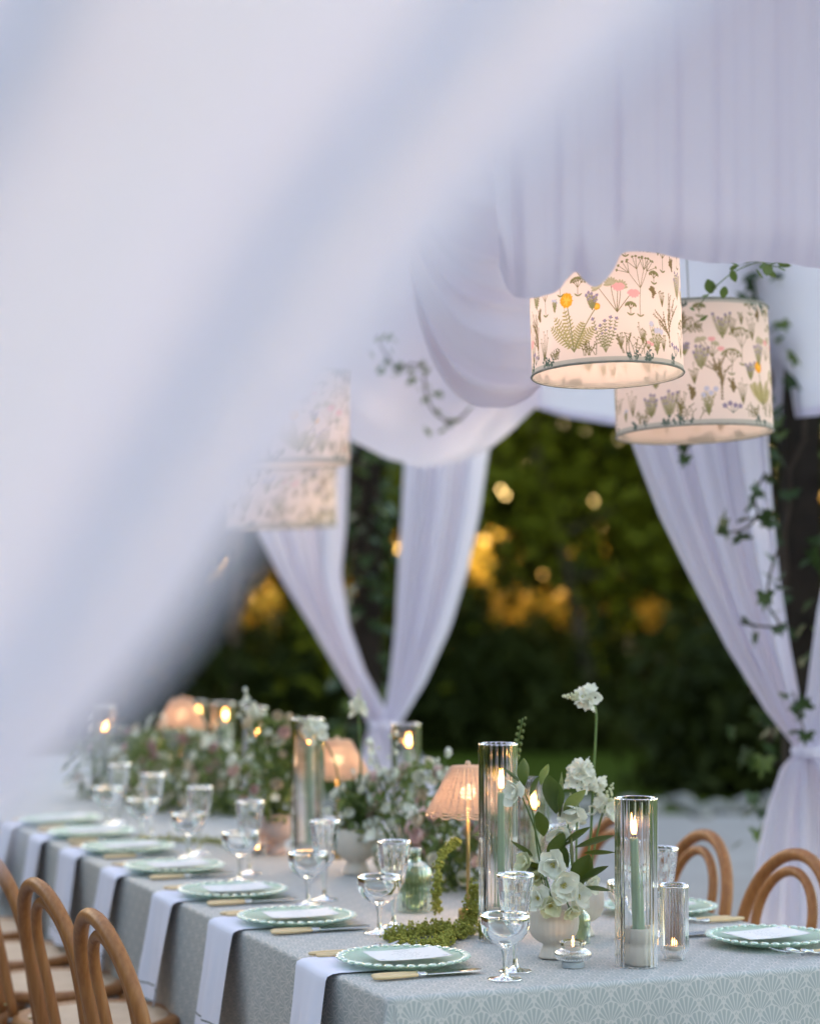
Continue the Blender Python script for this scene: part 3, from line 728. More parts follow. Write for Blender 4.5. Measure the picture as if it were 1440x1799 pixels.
def orient(o, p, d, s, roll=0):
    d = Vector(d).normalized(); q = d.to_track_quat('Y', 'Z'); o.rotation_mode = 'QUATERNION'
    from mathutils import Quaternion
    o.rotation_quaternion = q @ Quaternion((0, 1, 0), roll); o.location = p; o.scale = (s, s, s)
def vine(name, label, pts, mesh, n, size, jit=.03, r=.003, group=None, cat='ivy', seed=0, stem=None):
    rr = random.Random(seed + n); base = Vector(pts[0]); t = thing(name, label, cat, tuple(base), 0, group)
    path = [p - base for p in smooth_path(pts, 40)]; m = MB(); m.tube(path, r, 5); m.build('stem', stem or M['bark'], t)
    for k in range(n):
        p = path[int(1 + 39 * (k + rr.random()) / n) if n < 40 else rr.randint(0, 40)]
        o = place('leaf', mesh, t); d = Vector((rr.uniform(-1, 1), rr.uniform(-.9, .2), rr.uniform(-1, .5)))
        orient(o, p + Vector((rr.gauss(0, jit), rr.gauss(0, jit), rr.gauss(0, jit))), d, size * rr.uniform(.65, 1.2), rr.uniform(-.8, .8))
    return t
def px3(l, Y): return [aty(x, y, Y + dy) for x, y, dy in l]
# sprigs on the cloth above and behind the lamps
vine('ivy_sprig', 'bright leafy sprig trailing over the canopy above the second lamp', px3([(1226, 540, 0), (1245, 515, 0), (1285, 480, 0), (1330, 461, .02), (1362, 462, .04)], 5.2), OVL, 15, .030, .012, .0014, 'ivy sprigs on the drapes', seed=1, stem=M['stem'])
vine('ivy_sprig', 'pair of bright leaves at the right end above the second lamp', px3([(1340, 462, 0), (1362, 468, 0), (1390, 466, 0)], 5.15), OVL, 5, .036, .008, .0013, 'ivy sprigs on the drapes', seed=5, stem=M['stem'])
vine('ivy_sprig', 'dark ivy sprig at the top of the far swag', px3([(655, 585, .05), (676, 622, 0), (695, 645, 0), (718, 640, 0), (742, 642, 0)], 8.2), IVYY, 20, .040, .026, .004, 'ivy sprigs on the drapes', seed=2)
vine('ivy_sprig', 'small ivy sprig low on the far swag', px3([(744, 662, .05), (752, 704, 0), (768, 728, 0), (795, 742, 0), (822, 722, 0)], 8.15), IVYY, 17, .036, .024, .004, 'ivy sprigs on the drapes', seed=3)
vine('ivy_sprig', 'ivy leaves dangling just under the second lamp', px3([(1210, 770, 0), (1204, 795, 0), (1198, 805, 0)], 6.5), IVY, 3, .05, .01, .002, 'ivy sprigs on the drapes', seed=4)
vine('ivy_sprig', 'dark ivy shoot across the right tied drape', px3([(1345, 830, 0), (1325, 870, 0), (1330, 905, 0), (1305, 930, 0), (1262, 938, 0)], 6.65), IVY, 11, .068, .02, .004, 'ivy sprigs on the drapes', seed=6)
vine('ivy_sprig', 'ivy shoot curling beside the post against the right drape', px3([(1368, 960, 0), (1352, 1010, 0), (1348, 1060, 0), (1366, 1100, 0), (1300, 1095, .1)], 6.65), IVY, 10, .06, .02, .004, 'ivy sprigs on the drapes', seed=8)
vine('ivy_sprig', 'ivy tuft just above the right tie band', px3([(1392, 1215, 0), (1402, 1250, 0), (1412, 1285, 0)], 6.7), IVY, 7, .05, .02, .003, 'ivy sprigs on the drapes', seed=9)
# ivy climbing the two posts
def post_ivy(p, label, n, seed, spread):
    rr = random.Random(seed); t = thing('ivy', label, 'ivy', (p.x, p.y, .02), 0, 'ivy climbing the posts')
    for k in range(5):
        a0 = rr.uniform(0, 6.28); m = MB(); m.tube([(math.cos(a0 + z * 1.5) * .085 + rr.gauss(0, .012), math.sin(a0 + z * 1.5) * .085, z) for z in np.linspace(0, 2.9, 30)], .008, 5); m.build('stem', M['bark'], t)
    for k in range(n):
        a = rr.uniform(0, 6.28); rad = .075 + abs(rr.gauss(0, spread)); z = rr.uniform(.1, 2.95)
        o = place('leaf', IVY if rr.random() < .85 else IVYY, t); orient(o, (math.cos(a) * rad, math.sin(a) * rad, z), (math.cos(a) * .5 + rr.gauss(0, .4), math.sin(a) * .5 + rr.gauss(0, .4), -.7), rr.uniform(.045, .085), rr.uniform(-.7, .7))
post_ivy(POST_A, 'dark ivy climbing the post at the right edge', 295, 3, .085)
post_ivy(POST_B, 'dark ivy on the far post between the far drapes', 290, 4, .06)

# ================================================================== TABLE AND CLOTH
tb = thing('banquet_table', 'long banquet table under the fan-patterned cloth', 'table', tuple(tab(0, 0, 0)), ANG)
m = MB(); m.box((.015, .015, TOP - .045), (TW - .015, TL - .015, TOP - .012)); m.build('tabletop', M['seat_wood'], tb, smooth=False)
for a in (.1, TW - .1):
    for b in (.15, TL / 2, TL - .15):
        m = MB(); m.box((a - .03, b - .03, .013), (a + .03, b + .03, TOP - .045)); m.build('leg', M['post'], tb, smooth=False)
def tablecloth():
    m = MB(); per = []; rc = .022
    def side(p0, p1, nrm, n):
        for k in range(n): per.append((Vector(p0).lerp(Vector(p1), k / n), Vector(nrm), -1))
    cs = [((rc, rc), PI), ((TW - rc, rc), 1.5 * PI), ((TW - rc, TL - rc), 0), ((rc, TL - rc), .5 * PI)]
    def corner(c, a0, ci):
        for k in range(18):
            a = a0 + k / 18 * PI / 2; per.append((Vector((c[0], c[1])), Vector((math.cos(a), math.sin(a))), ci + k / 18))
    corner(cs[0][0], PI, 0); side((rc, rc), (TW - rc, rc), (0, -1), 60)
    corner(cs[1][0], 1.5 * PI, 1); side((TW - rc, rc), (TW - rc, TL - rc), (1, 0), 260)
    corner(cs[2][0], 0, 2); side((TW - rc, TL - rc), (rc, TL - rc), (0, 1), 60)
    corner(cs[3][0], .5 * PI, 3); side((rc, TL - rc), (rc, rc), (-1, 0), 260)
    rows = []; uvs = []; re = .010
    prof = [(.004, 0), (rc - re, 0)] + [(rc - re + re * math.sin(k * PI / 8), -re + re * math.cos(k * PI / 8)) for k in range(1, 5)] + [(rc, -re - .69 * (q / 14)) for q in range(1, 15)]
    for i, (p, nrm, cf) in enumerate(per):
        row = []; uv = []; arc = 0; last = None
        for (off, z) in prof:
            d = -z; x = off
            # hanging cloth: slow waves along the sides and a full pleat on the corner
            sgl = p.x * 1.0 - p.y * 1.0
            hang = max(0, d - .02)
            wav = (.019 * math.sin(sgl * 9 + 1) + .009 * math.sin(sgl * 17 + 2) + .006 * math.sin(sgl * 31)) * min(1, hang * 3)
            x += wav + .02 * hang
            if cf >= 0:
                fr = cf % 1; x += hang * (.20 * math.exp(-((fr - .42) / .16) ** 2) - .07 * math.exp(-((fr - .80) / .12) ** 2) - .05 * math.exp(-((fr - .1) / .1) ** 2))
            q = Vector((p.x + nrm.x * x, p.y + nrm.y * x, TOP + z))
            if last is not None: arc += (q - last).length
            else: arc = off
            last = q; row.append(q); uv.append((p.x + nrm.x * arc, p.y + nrm.y * arc))
        rows.append(row); uvs.append(uv)
    Mx = Matrix.Translation((CORNER.x, CORNER.y, 0)) @ Matrix.Rotation(ANG, 4, 'Z')
    rows = [[tuple(Mx @ q) for q in r_] for r_ in rows]
    npf = len(prof); b = m.grid(rows, cu=True, UVs=uvs)
    m.f = [f[::-1] for f in m.f]
    m.f.append(tuple(b + i * npf for i in range(len(per))))
    return m.build('tablecloth', M['tablecloth'])
tag(tablecloth(), 'pale blue-green tablecloth printed with rows of shell fans, over the long table', 'tablecloth')
ZT = TOP + .0015

# ================================================================== PLACE SETTINGS
def plate_mesh():
    m = MB(); n = 144
    def sc(a, z, i): return 1.0 + (.020 * abs(math.cos(a * 18)) if i in (3, 4, 5, 6) else 0)
    prof = [(.001, .0045), (.080, .0045), (.092, .007), (.122, .0155), (.132, .0175), (.133, .0155), (.123, .0120), (.094, .002), (.080, .0), (.001, 0)]
    b = m.lathe(prof, n, sc); m.cap(b, 0, n); m.cap(b, len(prof) - 1, n, True)
    return m
def bead_mesh():
    m = MB(); m.ball((0, 0, 0), .0094, 8, 5, .42); return m.mesh('bead', M['plate'])
PLATE = plate_mesh().mesh('plate', M['plate']); BEAD = bead_mesh()
def make_plate(loc, label):
    o = place('plate', PLATE); o.location = loc; o.rotation_euler = (0, 0, ANG); tag(o, label, 'plate', 'green glass plates on the table')
    for k in range(36):
        a = 2 * PI * (k + .5) / 36; bd = place('bead', BEAD, o); bd.location = (.131 * math.cos(a), .131 * math.sin(a), .0165)
    return o
def card_mesh(k):
    r = random.Random(k); m = MB(); n = 24; w_, h_ = .158, .116; P = []; UVm = []
    top = []; 
    for i in range(n + 1):
        row = []; uv = []
        for j in range(13):
            x = (i / n - .5) * w_; y = (j / 12 - .5) * h_
            if i in (0, n): x += r.gauss(0, .0009)
            if j in (0, 12): y += r.gauss(0, .0009)
            row.append((x, y, .004 * (x / w_ * 2) ** 2 * .6 + .0008)); uv.append((i / n, j / 12))
        P.append(row); UVm.append(uv)
    m.grid(P, UVs=UVm)
    m.grid([[(x, y, z - .0009) for x, y, z in row][::-1] for row in P], UVs=[u_[::-1] for u_ in UVm])
    return m.mesh('menu_card', M['card'])
CARD = card_mesh(1)
# cutlery: handle lies along +X, tip at +X
def rounded(prof, n=10, flat=.6):
    m = MB(); P = []
    for x, r_ in prof: P.append([(x, r_ * math.cos(2 * PI * k / n), r_ * flat * math.sin(2 * PI * k / n)) for k in range(n)])
    b = m.grid(P, cv=True); m.cap(b, 0, n); m.cap(b, len(prof) - 1, n, True); return m
HANDLE = rounded([(0, .002), (.002, .0055), (.010, .0078), (.035, .0088), (.07, .0080), (.096, .0065), (.098, .005)]).mesh('handle', M['bone'])
FERR = rounded([(.096, .0066), (.101, .0072), (.106, .0060), (.111, .0066), (.118, .004)], 10, .8).mesh('ferrule', M['steel'])
def blade():
    m = MB(); P = []
    for i in range(13):
        t = i / 12; x = .116 + .122 * t; hw = .0075 * (1 + .35 * math.sin(PI * t * .9)) * (1 if t < .8 else math.sqrt(max(0.02, 1 - ((t - .8) / .2) ** 2)))
        P.append([(x, -hw, -.0004), (x, -hw * .2, .0009), (x, hw, .0012), (x, hw, -.0012), (x, -hw * .2, -.0009)])
    m.grid(P, cv=True); return m.mesh('blade', M['steel'], True)
BLADE = blade()
def fork_head():
    m = MB(); zc = lambda x: .010 * math.exp(-((x - .150) / .020) ** 2) * .6 - .006 * max(0, (x - .165)) / .03 + .001
    m.tube([(x, 0, zc(x)) for x in np.linspace(.112, .160, 8)], [.0026, .0024, .0023, .0024, .003, .0045, .0068, .0080], 6)
    for k in range(4):
        y0 = (k - 1.5) * .0043
        m.tube([(x, y0 * (1 - .05 * i), zc(.158) - .0004 + .010 * ((x - .158) / .045) ** 2 * 1.0) for i, x in enumerate(np.linspace(.156, .203, 7))], [.0016, .0015, .0014, .0013, .0012, .001, .0006], 5)
    return m.mesh('tines', M['steel'])
TINES = fork_head()
def cutlery(kind, loc, rz, label):
    t = thing('table_' + kind, label, kind, loc, rz, f'bone-handled {kind}s on the table' if kind == 'fork' else 'bone-handled knives on the table')
    place('handle', HANDLE, t); place('ferrule', FERR, t); place('blade' if kind == 'knife' else 'tines', BLADE if kind == 'knife' else TINES, t)
    return t
# stemware
def goblet_mesh():
    pr = [(.0335, .0), (.0345, .0012), (.030, .003), (.012, .0065), (.0055, .012), (.0042, .030), (.0046, .048), (.0075, .070), (.0095, .080), (.0105, .084), (.018, .092), (.025, .104), (.0295, .125), (.0335, .155), (.0385, .190), (.0398, .197)]
    inn = [(.0388, .1972), (.0374, .190), (.0323, .155), (.0282, .125), (.0236, .105), (.0165, .095), (.008, .0905), (.0005, .0895)]
    m = MB(); n = 96
    def md(a, z, i): return 1 + (.07 * math.cos(8 * a) if .03 < z < .085 and i < 11 else .016 * math.cos(16 * a) if .09 < z < .17 and i < 16 else 0)
    b = m.lathe(pr + inn, n, md); m.cap(b, 0, n); m.cap(b, len(pr + inn) - 1, n, True); return m.mesh('goblet', M['glass_etched'])
def coupe_mesh():
    pr = [(.0345, 0), (.0355, .0012), (.031, .003), (.012, .006), (.0052, .012), (.0042, .028), (.0048, .045), (.0085, .060), (.0095, .063), (.018, .068), (.034, .078), (.0465, .094), (.0505, .110), (.0500, .122), (.0490, .129)]
    inn = [(.0478, .1292), (.0488, .122), (.0492, .110), (.0452, .095), (.033, .0805), (.017, .0715), (.0005, .069)]
    m = MB(); n = 40
    def md(a, z, i): return 1 + (.07 * math.cos(8 * a) if .025 < z < .065 and i < 10 else 0)
    b = m.lathe(pr + inn, n, md); m.cap(b, 0, n); m.cap(b, len(pr + inn) - 1, n, True); return m.mesh('coupe', M['glass'])
GOB = goblet_mesh(); COU = coupe_mesh()
def glassware(mesh, name, loc, label, grp):
    o = place(name, mesh); o.location = loc; o.rotation_euler = (0, 0, random.uniform(0, 3)); return tag(o, label, 'glass', grp)
def napkin_mesh(v=0):
    m = MB(); k1, k2, k3 = ((9, .5, .006), (6, 2.1, .011), (12, 1.2, .008), (5, 4.0, .014))[v]; nu, nv = 16, 46; P = []; UVm = []
    la, ld = .16, .262
    for j in range(nv + 1):
        t = j / nv * (la + ld); row = []; uv = []
        for i in range(nu + 1):
            s = i / nu - .5; wd = .205 - .012 * (t > la) * math.sin(min(1, (t - la) / .1) * 1.57) + .03 * max(0, (t - la) / ld); y = s * wd
            fold = k3 * math.sin(s * k1 + k2 + 1.5 * t) * max(0, (t - la) / ld) + .003 * math.sin(s * 21)* max(0, (t - la) / ld)
            if t < la - .012: p = (.16 - t, y, .0025)
            elif t < la + .012:
                a = (t - la + .012) / .024 * PI / 2; p = (.012 - .0153 - .0085 * math.sin(a) + .0 + (-.0), y, .0025 - .0125 * (1 - math.cos(a)))
                p = (.012 - .029 * math.sin(a), y, .0025 - .012 * (1 - math.cos(a)))
            else:
                d = t - la - .012; p = (-.017 - .028 * min(1, d * 4) - .035 * d - fold * 1.0, y + (.015, -.03, .05, .0)[v] * d, -.0095 - d - (.012 * s * v * d))
            row.append(p); uv.append((s, (la + ld) - t))
        P.append(row); UVm.append(uv)
    m.grid(P, UVs=UVm); return m.mesh('napkin', M['napkin'])
NAPS = [napkin_mesh(v) for v in range(4)]
ORD = ['nearest the near corner', 'second from the near corner', 'third from the near corner', 'fourth from the near corner', 'fifth from the near corner', 'sixth from the near corner', 'farthest, faint behind the curtain']
plates_px = [(702, 1688), (533, 1614), (427, 1567), (313, 1525), (231, 1491), (170, 1464), (112, 1441)]
glass_px = [((887, 1721), (905, 1707)), ((666, 1640), (690, 1630)), ((541, 1590), (561, 1584)), ((422, 1548), (438, 1536)), ((331, 1508), (345, 1503)), ((249, 1477), (264, 1472)), ((188, 1452), (204, 1448))]
for k, (px, py) in enumerate(plates_px):
    p = atz(px, py, TOP + .012); a, b = inv(p); a = .152 if k else a + .008
    w_ = ORD[k]
    make_plate(tuple(tab(a, b, ZT + .0032)), f'scalloped green glass plate on the long left side, {w_}')
    c = place('menu_card', CARD); c.location = tab(a + .008, b - .002, ZT + .0215); c.rotation_euler = (R(random.uniform(-1, 1)), R(-1.2), ANG + R(random.uniform(-5, 3)))
    tag(c, f'white deckle-edged menu card on the left side plate {w_}', 'menu card', 'menu cards on the plates')
    nk = place('napkin', NAPS[(k * 3 + 1) % 4]); nk.location = tab(-.002, b + .055 + random.uniform(-.01, .01), ZT); nk.rotation_euler = (0, 0, ANG + R(random.uniform(-2.2, 2.2)))
    tag(nk, f'white napkin hanging off the left table edge, {w_}', 'napkin', 'white napkins hanging over the table edge')
    cutlery('knife', tuple(tab(.045, b - .128, ZT + .0062)), ANG + R(-1), f'inner bone-handled knife of the left side place {w_}')
    cutlery('knife', tuple(tab(.050, b - .1495 + .042, ZT + .0062)) if False else tuple(tab(.040, b - .150, ZT + .0062)), ANG + R(1.5), f'outer bone-handled knife of the left side place {w_}')
    cutlery('fork', tuple(tab(.028, b + .150, ZT + .0062)), ANG + R(-3), f'inner bone-handled fork of the left side place {w_}')
    cutlery('fork', tuple(tab(.020, b + .176, ZT + .0062)), ANG + R(-1), f'outer bone-handled fork of the left side place {w_}')
    (cx_, cy_), (gx, gy) = glass_px[k]
    glassware(COU, 'coupe_glass', tuple(atz(cx_, cy_, ZT)), f'clear coupe glass at the left side place {w_}', 'coupe glasses')
    gp = atz(gx, gy, ZT); cp = atz(cx_, cy_, ZT); d = gp - cp
    if d.length < .095: gp = cp + d.normalized() * .095
    glassware(GOB, 'goblet', tuple(gp), f'etched clear goblet at the left side place {w_}', 'etched goblets')
RW = ['nearest the camera', 'seen past the front hurricane']
for k, (px, py) in enumerate(((1350, 1650), (1157, 1597))):
    p = atz(px, py, TOP + .012); a, b = inv(p)
    make_plate(tuple(tab(a, b, ZT + .0032)), f'scalloped green glass plate on the right side of the table, {RW[k]}')
    c = place('menu_card', CARD); c.location = tab(a - .008, b, ZT + .0215); c.rotation_euler = (0, R(1.2), ANG + PI + R(4)); tag(c, f'white menu card on the right side plate {RW[k]}', 'menu card', 'menu cards on the plates')
    for q in (0, 1):
        cutlery('fork', tuple(tab(a + .125 - .02 * q, b - .158 - .026 * (1 - q), ZT + .0062)), ANG + PI + R(2), f'bone-handled fork {["outermost", "inner"][q]} beside the right side plate {RW[k]}')
        cutlery('knife', tuple(tab(a + .10, b + .150 + .022 * q, ZT + .0062)), ANG + PI, f'bone-handled knife {["inner", "outermost"][q]} beyond the right side plate {RW[k]}')
    gp = tab(a - .165, b + .185, ZT)
    glassware(GOB, 'goblet', tuple(gp), f'etched clear goblet at the right side place {RW[k]}', 'etched goblets')
    glassware(COU, 'coupe_glass', tuple(tab(a - .255, b + .165, ZT)), f'clear coupe glass at the right side place {RW[k]}', 'coupe glasses')

# ================================================================== CANDLES AND GLASS
def hurricane_mesh(h, r, nfl):
    m = MB(); n = nfl * 12
    def md(a, z, i): return 1 + .040 * (abs(math.cos(a * nfl / 2)) - .5) if i in (0, 1, 2, 3) else 1
    prof = [(r, 0), (r, .003), (r, h - .004), (r * .995, h - .001), (r - .0015, h), (r - .0036, h - .001), (r - .0038, h - .004), (r - .0038, .003), (r - .002, 0)]
    prof = prof[:8]
    m.lathe(prof, n, md, close=True); return m.mesh('hurricane_glass', M['glass_flute'])
def holder_mesh():
    m = MB(); pr = [(.001, 0), (.030, 0), (.0335, .004), (.0345, .014), (.033, .026), (.0285, .036), (.0265, .041), (.0285, .046), (.0305, .054), (.0295, .064), (.0275, .071), (.0265, .074), (.0235, .0745), (.0175, .072), (.0175, .055), (.001, .055)]
    m.lathe(pr, 28); return m.mesh('candle_holder', M['ceramic'])
HOLD = holder_mesh()
def flame_mesh(s=1):
    m = MB(); pr = [(.0003, 0), (.0026, .003), (.0043, .008), (.0046, .013), (.0036, .020), (.0020, .028), (.0007, .035), (.0001, .038)]
    m.lathe([(r_ * s, z * s) for r_, z in pr], 12); return m.mesh('flame', M['flame'])
FLAME = flame_mesh(1.2); FLAME_S = flame_mesh(.45)
def hurricane(px, pyb, h, r, nfl, ch, where, tilt=0, hold=True):
    p = atz(px, pyb, ZT)
    o = place('hurricane_glass', hurricane_mesh(h, r, nfl)); o.location = p; o.rotation_euler = (0, 0, random.uniform(0, 1)); tag(o, f'fluted glass hurricane {where}', 'hurricane glass', 'fluted hurricane glasses with candles')
    ho = place('candle_holder', HOLD); ho.location = p + Vector((.006, .002, .0005)); tag(ho, f'cream candle holder in the hurricane {where}', 'candle holder', 'cream candle holders')
    t = thing('taper_candle', f'lit sage taper candle in the hurricane {where}', 'candle', tuple(p + Vector((.006, .002, .0575))), 0, 'sage green taper candles'); t.rotation_euler = (R(tilt * .3), R(-tilt), 0)
    m = MB(); n = 16; b = m.lathe([(.0150, 0), (.0118, .012), (.0105, ch * .6), (.0092, ch - .004), (.0080, ch), (.003, ch - .002)], n); m.cap(b, 0, n, True); m.cap(b, 5, n); m.build('wax', M['wax'], t)
    m = MB(); m.tube([(0, 0, ch - .003), (.0005, 0, ch + .005), (.0015, 0, ch + .010)], .0009, 5); m.build('wick', M['wick'], t)
    f = place('flame', FLAME, t); f.location = (.001, 0, ch + .006); f.rotation_euler = (0, R(tilt), random.uniform(0, 3))
hurricane(1118, 1697, .345, .0435, 20, .205, 'at the front right, nearest the camera', 3.2)
hurricane(875, 1654, .435, .0425, 22, .270, 'left of the hellebores, behind the front goblet')
hurricane(934, 1596, .314, .0425, 22, .175, 'half hidden behind the hellebore flowers')
hurricane(540, 1531, .420, .0455, 28, .285, 'beside the left cream bowl of white flowers')
hurricane(713, 1487, .370, .0430, 26, .235, 'among the blush flowers behind the rattan lamp')
hurricane(392, 1398, .350, .0430, 26, .220, 'far along the table against the dark trees')
hurricane(445, 1453, .392, .0440, 26, .235, 'rising from the far pink-bowl arrangement')
hurricane(345, 1364, .312, .0430, 26, .185, 'farthest of those in clear view')
hurricane(178, 1400, .345, .0430, 26, .185, 'at the far end, veiled by the curtain blur')

# ribbed tumbler with a tealight
def ribbed(profile_out, profile_in, nr, amp, n=None, bot=None):
    m = MB(); n = n or nr * 6; k0 = len(profile_out)
    def md(a, z, i): return 1 + (amp * (abs(math.cos(a * nr / 2)) - .6) if (i < k0 and profile_out[i][2]) else 0)
    pr = [(r_, z) for r_, z, _ in profile_out] + profile_in
    b = m.lathe(pr, n, md); m.cap(b, 0, n); m.cap(b, len(pr) - 1, n, True); return m
def tealight(p, label, s=1):
    t = thing('tealight', label, 'tealight', tuple(p), 0, 'lit tealights'); m = MB(); n = 20; b = m.lathe([(.0175 * s, 0), (.0185 * s, .002), (.0185 * s, .012), (.016 * s, .0115), (.001, .0112)], n); m.cap(b, 0, n, True); m.build('wax', M['wax_white'], t)
    f = place('flame', FLAME_S, t); f.location = (0, 0, .0125); return t
p = atz(1184, 1686, ZT)
o = ribbed([(.022, 0, 0), (.024, .002, 0), (.022, .008, 0), (.0295, .020, 1), (.0300, .026, 1), (.0300, .150, 1), (.0295, .157, 0)], [(.028, .1575), (.0272, .150), (.0272, .024), (.020, .018), (.001, .017)], 30, .045).build('ribbed_tumbler', M['glass_flute']); o.location = p
tag(o, 'ribbed clear glass tumbler with a small flame, right of the front hurricane', 'candle glass'); tealight(p + Vector((0, 0, .0185)), 'tiny lit tealight inside the ribbed tumbler')
p = atz(1006, 1699, ZT)
vt = thing('votive_holder', 'low ribbed glass votive holder with a flame in front of the cream footed bowl', 'votive holder', tuple(p))
m = MB(); n = 36; b = m.lathe([(.023, 0), (.024, .002), (.0225, .010), (.021, .0125)], n); m.cap(b, 0, n, True); m.cap(b, 3, n); m.build('foot', M['frost'], vt)
ribbed([(.020, .0128, 0), (.033, .0160, 1), (.0375, .0230, 1), (.0365, .0290, 1), (.0300, .0350, 1), (.0240, .0375, 1), (.0235, .040, 0), (.0275, .0520, 0)], [(.0265, .0525), (.0222, .040), (.0205, .034), (.001, .033)], 34, .05).build('bowl', M['glass_flute'], vt)
tealight(p + Vector((0, 0, .0337)), 'lit tealight in the low ribbed votive holder')
for k, (px, py, lb) in enumerate(((745, 1580, 'behind the green ribbed bottle'), (452, 1503, 'beside the far pink bowl'), (340, 1440, 'low among the farthest flowers'))):
    p = atz(px, py, ZT)
    o = ribbed([(.026, 0, 0), (.028, .002, 1), (.030, .050, 1), (.0295, .055, 0)], [(.0275, .055), (.0260, .010), (.001, .008)], 26, .04).build('votive_glass', M['glass_flute']); o.location = p
    tag(o, f'small ribbed votive glass {lb}', 'votive holder', 'small votive glasses'); tealight(p + Vector((0, 0, .0095)), f'lit tealight in the votive glass {lb}')

# bottles
def bottle(px, py, s, label, sc=(1, 1)):
    o = ribbed([(.036, 0, 0), (.040, .003, 1), (.0415, .02, 1), (.0415, .085, 1), (.038, .102, 1), (.026, .116, 1), (.0155, .122, 0), (.0145, .132, 0), (.0175, .146, 0), (.018, .150, 0)], [(.0155, .150), (.0125, .132), (.0135, .124), (.024, .113), (.0355, .100), (.0385, .085), (.0385, .010), (.001, .008)], 24, .055).build('ribbed_bottle', M['glass_green'])
    o.location = atz(px, py, ZT); o.scale = (s * sc[0], s * sc[0], s * sc[1]); return tag(o, label, 'bottle', 'ribbed green glass bottles')
bottle(728, 1601, 1.0, 'ribbed pale green glass bottle beside the draping green amaranth')
bottle(1021, 1657, .46, 'slim ribbed green bud vase between the two cream bowls', (1, 1.25))

# footed bowls
def bowl_mesh(mat, nr=28):
    m = MB(); pr = [(.001, .0), (.028, 0), (.0325, .002), (.031, .006), (.0245, .020), (.022, .030), (.034, .036), (.046, .046), (.053, .060), (.0550, .076), (.0535, .094), (.0515, .104), (.0500, .1075), (.0485, .107), (.049, .098), (.046, .075), (.030, .052), (.001, .046)]
    def md(a, z, i): return 1 + (.018 * (abs(math.cos(a * nr / 2)) - .6) if 1 < i < 12 else 0)
    m.lathe(pr, nr * 5, md); return m.mesh('footed_bowl', mat)
BOWL = bowl_mesh(M['ceramic']); BOWLP = bowl_mesh(M['ceramic_pink'], 20)
def soil(p, s=1): pass
def bowl(mesh, px, py, s, label):
    o = place('footed_bowl', mesh); o.location = atz(px, py, ZT); o.scale = (s, s, s); return tag(o, label, 'bowl', 'ribbed footed bowls of flowers')
B1 = bowl(BOWL, 972, 1683, .98, 'ribbed cream footed bowl holding the white hellebores, in sharp focus')
B2 = bowl(BOWL, 1019, 1644, .98, 'ribbed cream footed bowl half hidden behind the hellebore bowl')
B3 = bowl(BOWL, 626, 1535, 1.15, 'cream footed bowl of tall white flowers left of the green bottle')
B4 = bowl(BOWLP, 484, 1500, 1.1, 'blush pink bowl of flowers farther down the table')

# ================================================================== RATTAN LAMPS
def weave_tube(m, zt, rt, zb, rb, rows, stakes):
    for q in range(rows):
        t = q / (rows - 1); n = stakes * 4; path = []
        for k in range(n):
            a = 2 * PI * k / n; r_ = lerp(rt, rb, t) + .0016 * math.cos(a * stakes / 1.0 + PI * q) 
            z = lerp(zt, zb, t)
            if t > .93: z -= .006 * abs(math.sin(a * 8)) * (t - .93) / .07
            path.append((r_ * math.cos(a), r_ * math.sin(a), z))
        m.tube(path, .0021, 4, closed=True)
    for k in range(stakes):
        a = 2 * PI * k / stakes; m.tube([(lerp(rt, rb, t) * math.cos(a), lerp(rt, rb, t) * math.sin(a), lerp(zt, zb, t)) for t in np.linspace(0, 1, 5)], .0019, 4)
M['rattan'] = solid('pale_rattan', (.68, .55, .44), (.74, .61, .50), 60, .6, .3, transl=.35, tcol=(.82, .66, .52))
def rattan_lamp(px, py, label, s=1, zs=1):
    p = atz(px, py, ZT); t = thing('rattan_lamp', label, 'table lamp', tuple(p), 0, 'small rattan table lamps'); t.scale = (s, s, zs)
    m = MB(); n = 24; b = m.lathe([(.022, 0), (.023, .003), (.023, .028), (.021, .031), (.004, .032)], n); m.cap(b, 0, n, True); m.build('base', M['brass'], t)
    m = MB(); m.tube([(0, 0, .03), (0, 0, .29)], .0042, 8); m.build('pole', M['brass'], t)
    m = MB(); weave_tube(m, .358, .040, .252, .097, 26, 30); m.build('shade', M['rattan'], t)
    m = MB(); m.lathe([(.004, .357), (.038, .359), (.040, .362), (.004, .363)], 20); m.ball((0, 0, .368), .007, 10, 6); m.build('finial', M['rattan'], t)
    m = MB(); m.ball((0, 0, .300), .018, 12, 8); m.build('bulb', M['bulb'], t)
    l = bpy.data.lights.new('lamp_light', 'POINT'); l.energy = .26; l.color = (1, .66, .42); l.shadow_soft_size = .022; lo = bpy.data.objects.new('lamp_light', l); C.objects.link(lo); lo.parent = t; lo.location = (0, 0, .273)
rattan_lamp(822, 1620, 'small rattan table lamp with a glowing woven shade left of the tall hurricane', 1.0)
rattan_lamp(592, 1508, 'rattan table lamp partly behind the tall hurricane glass on the left', 1.0, .94)
rattan_lamp(318, 1395, 'far rattan table lamp glowing among the flowers', 1.0)

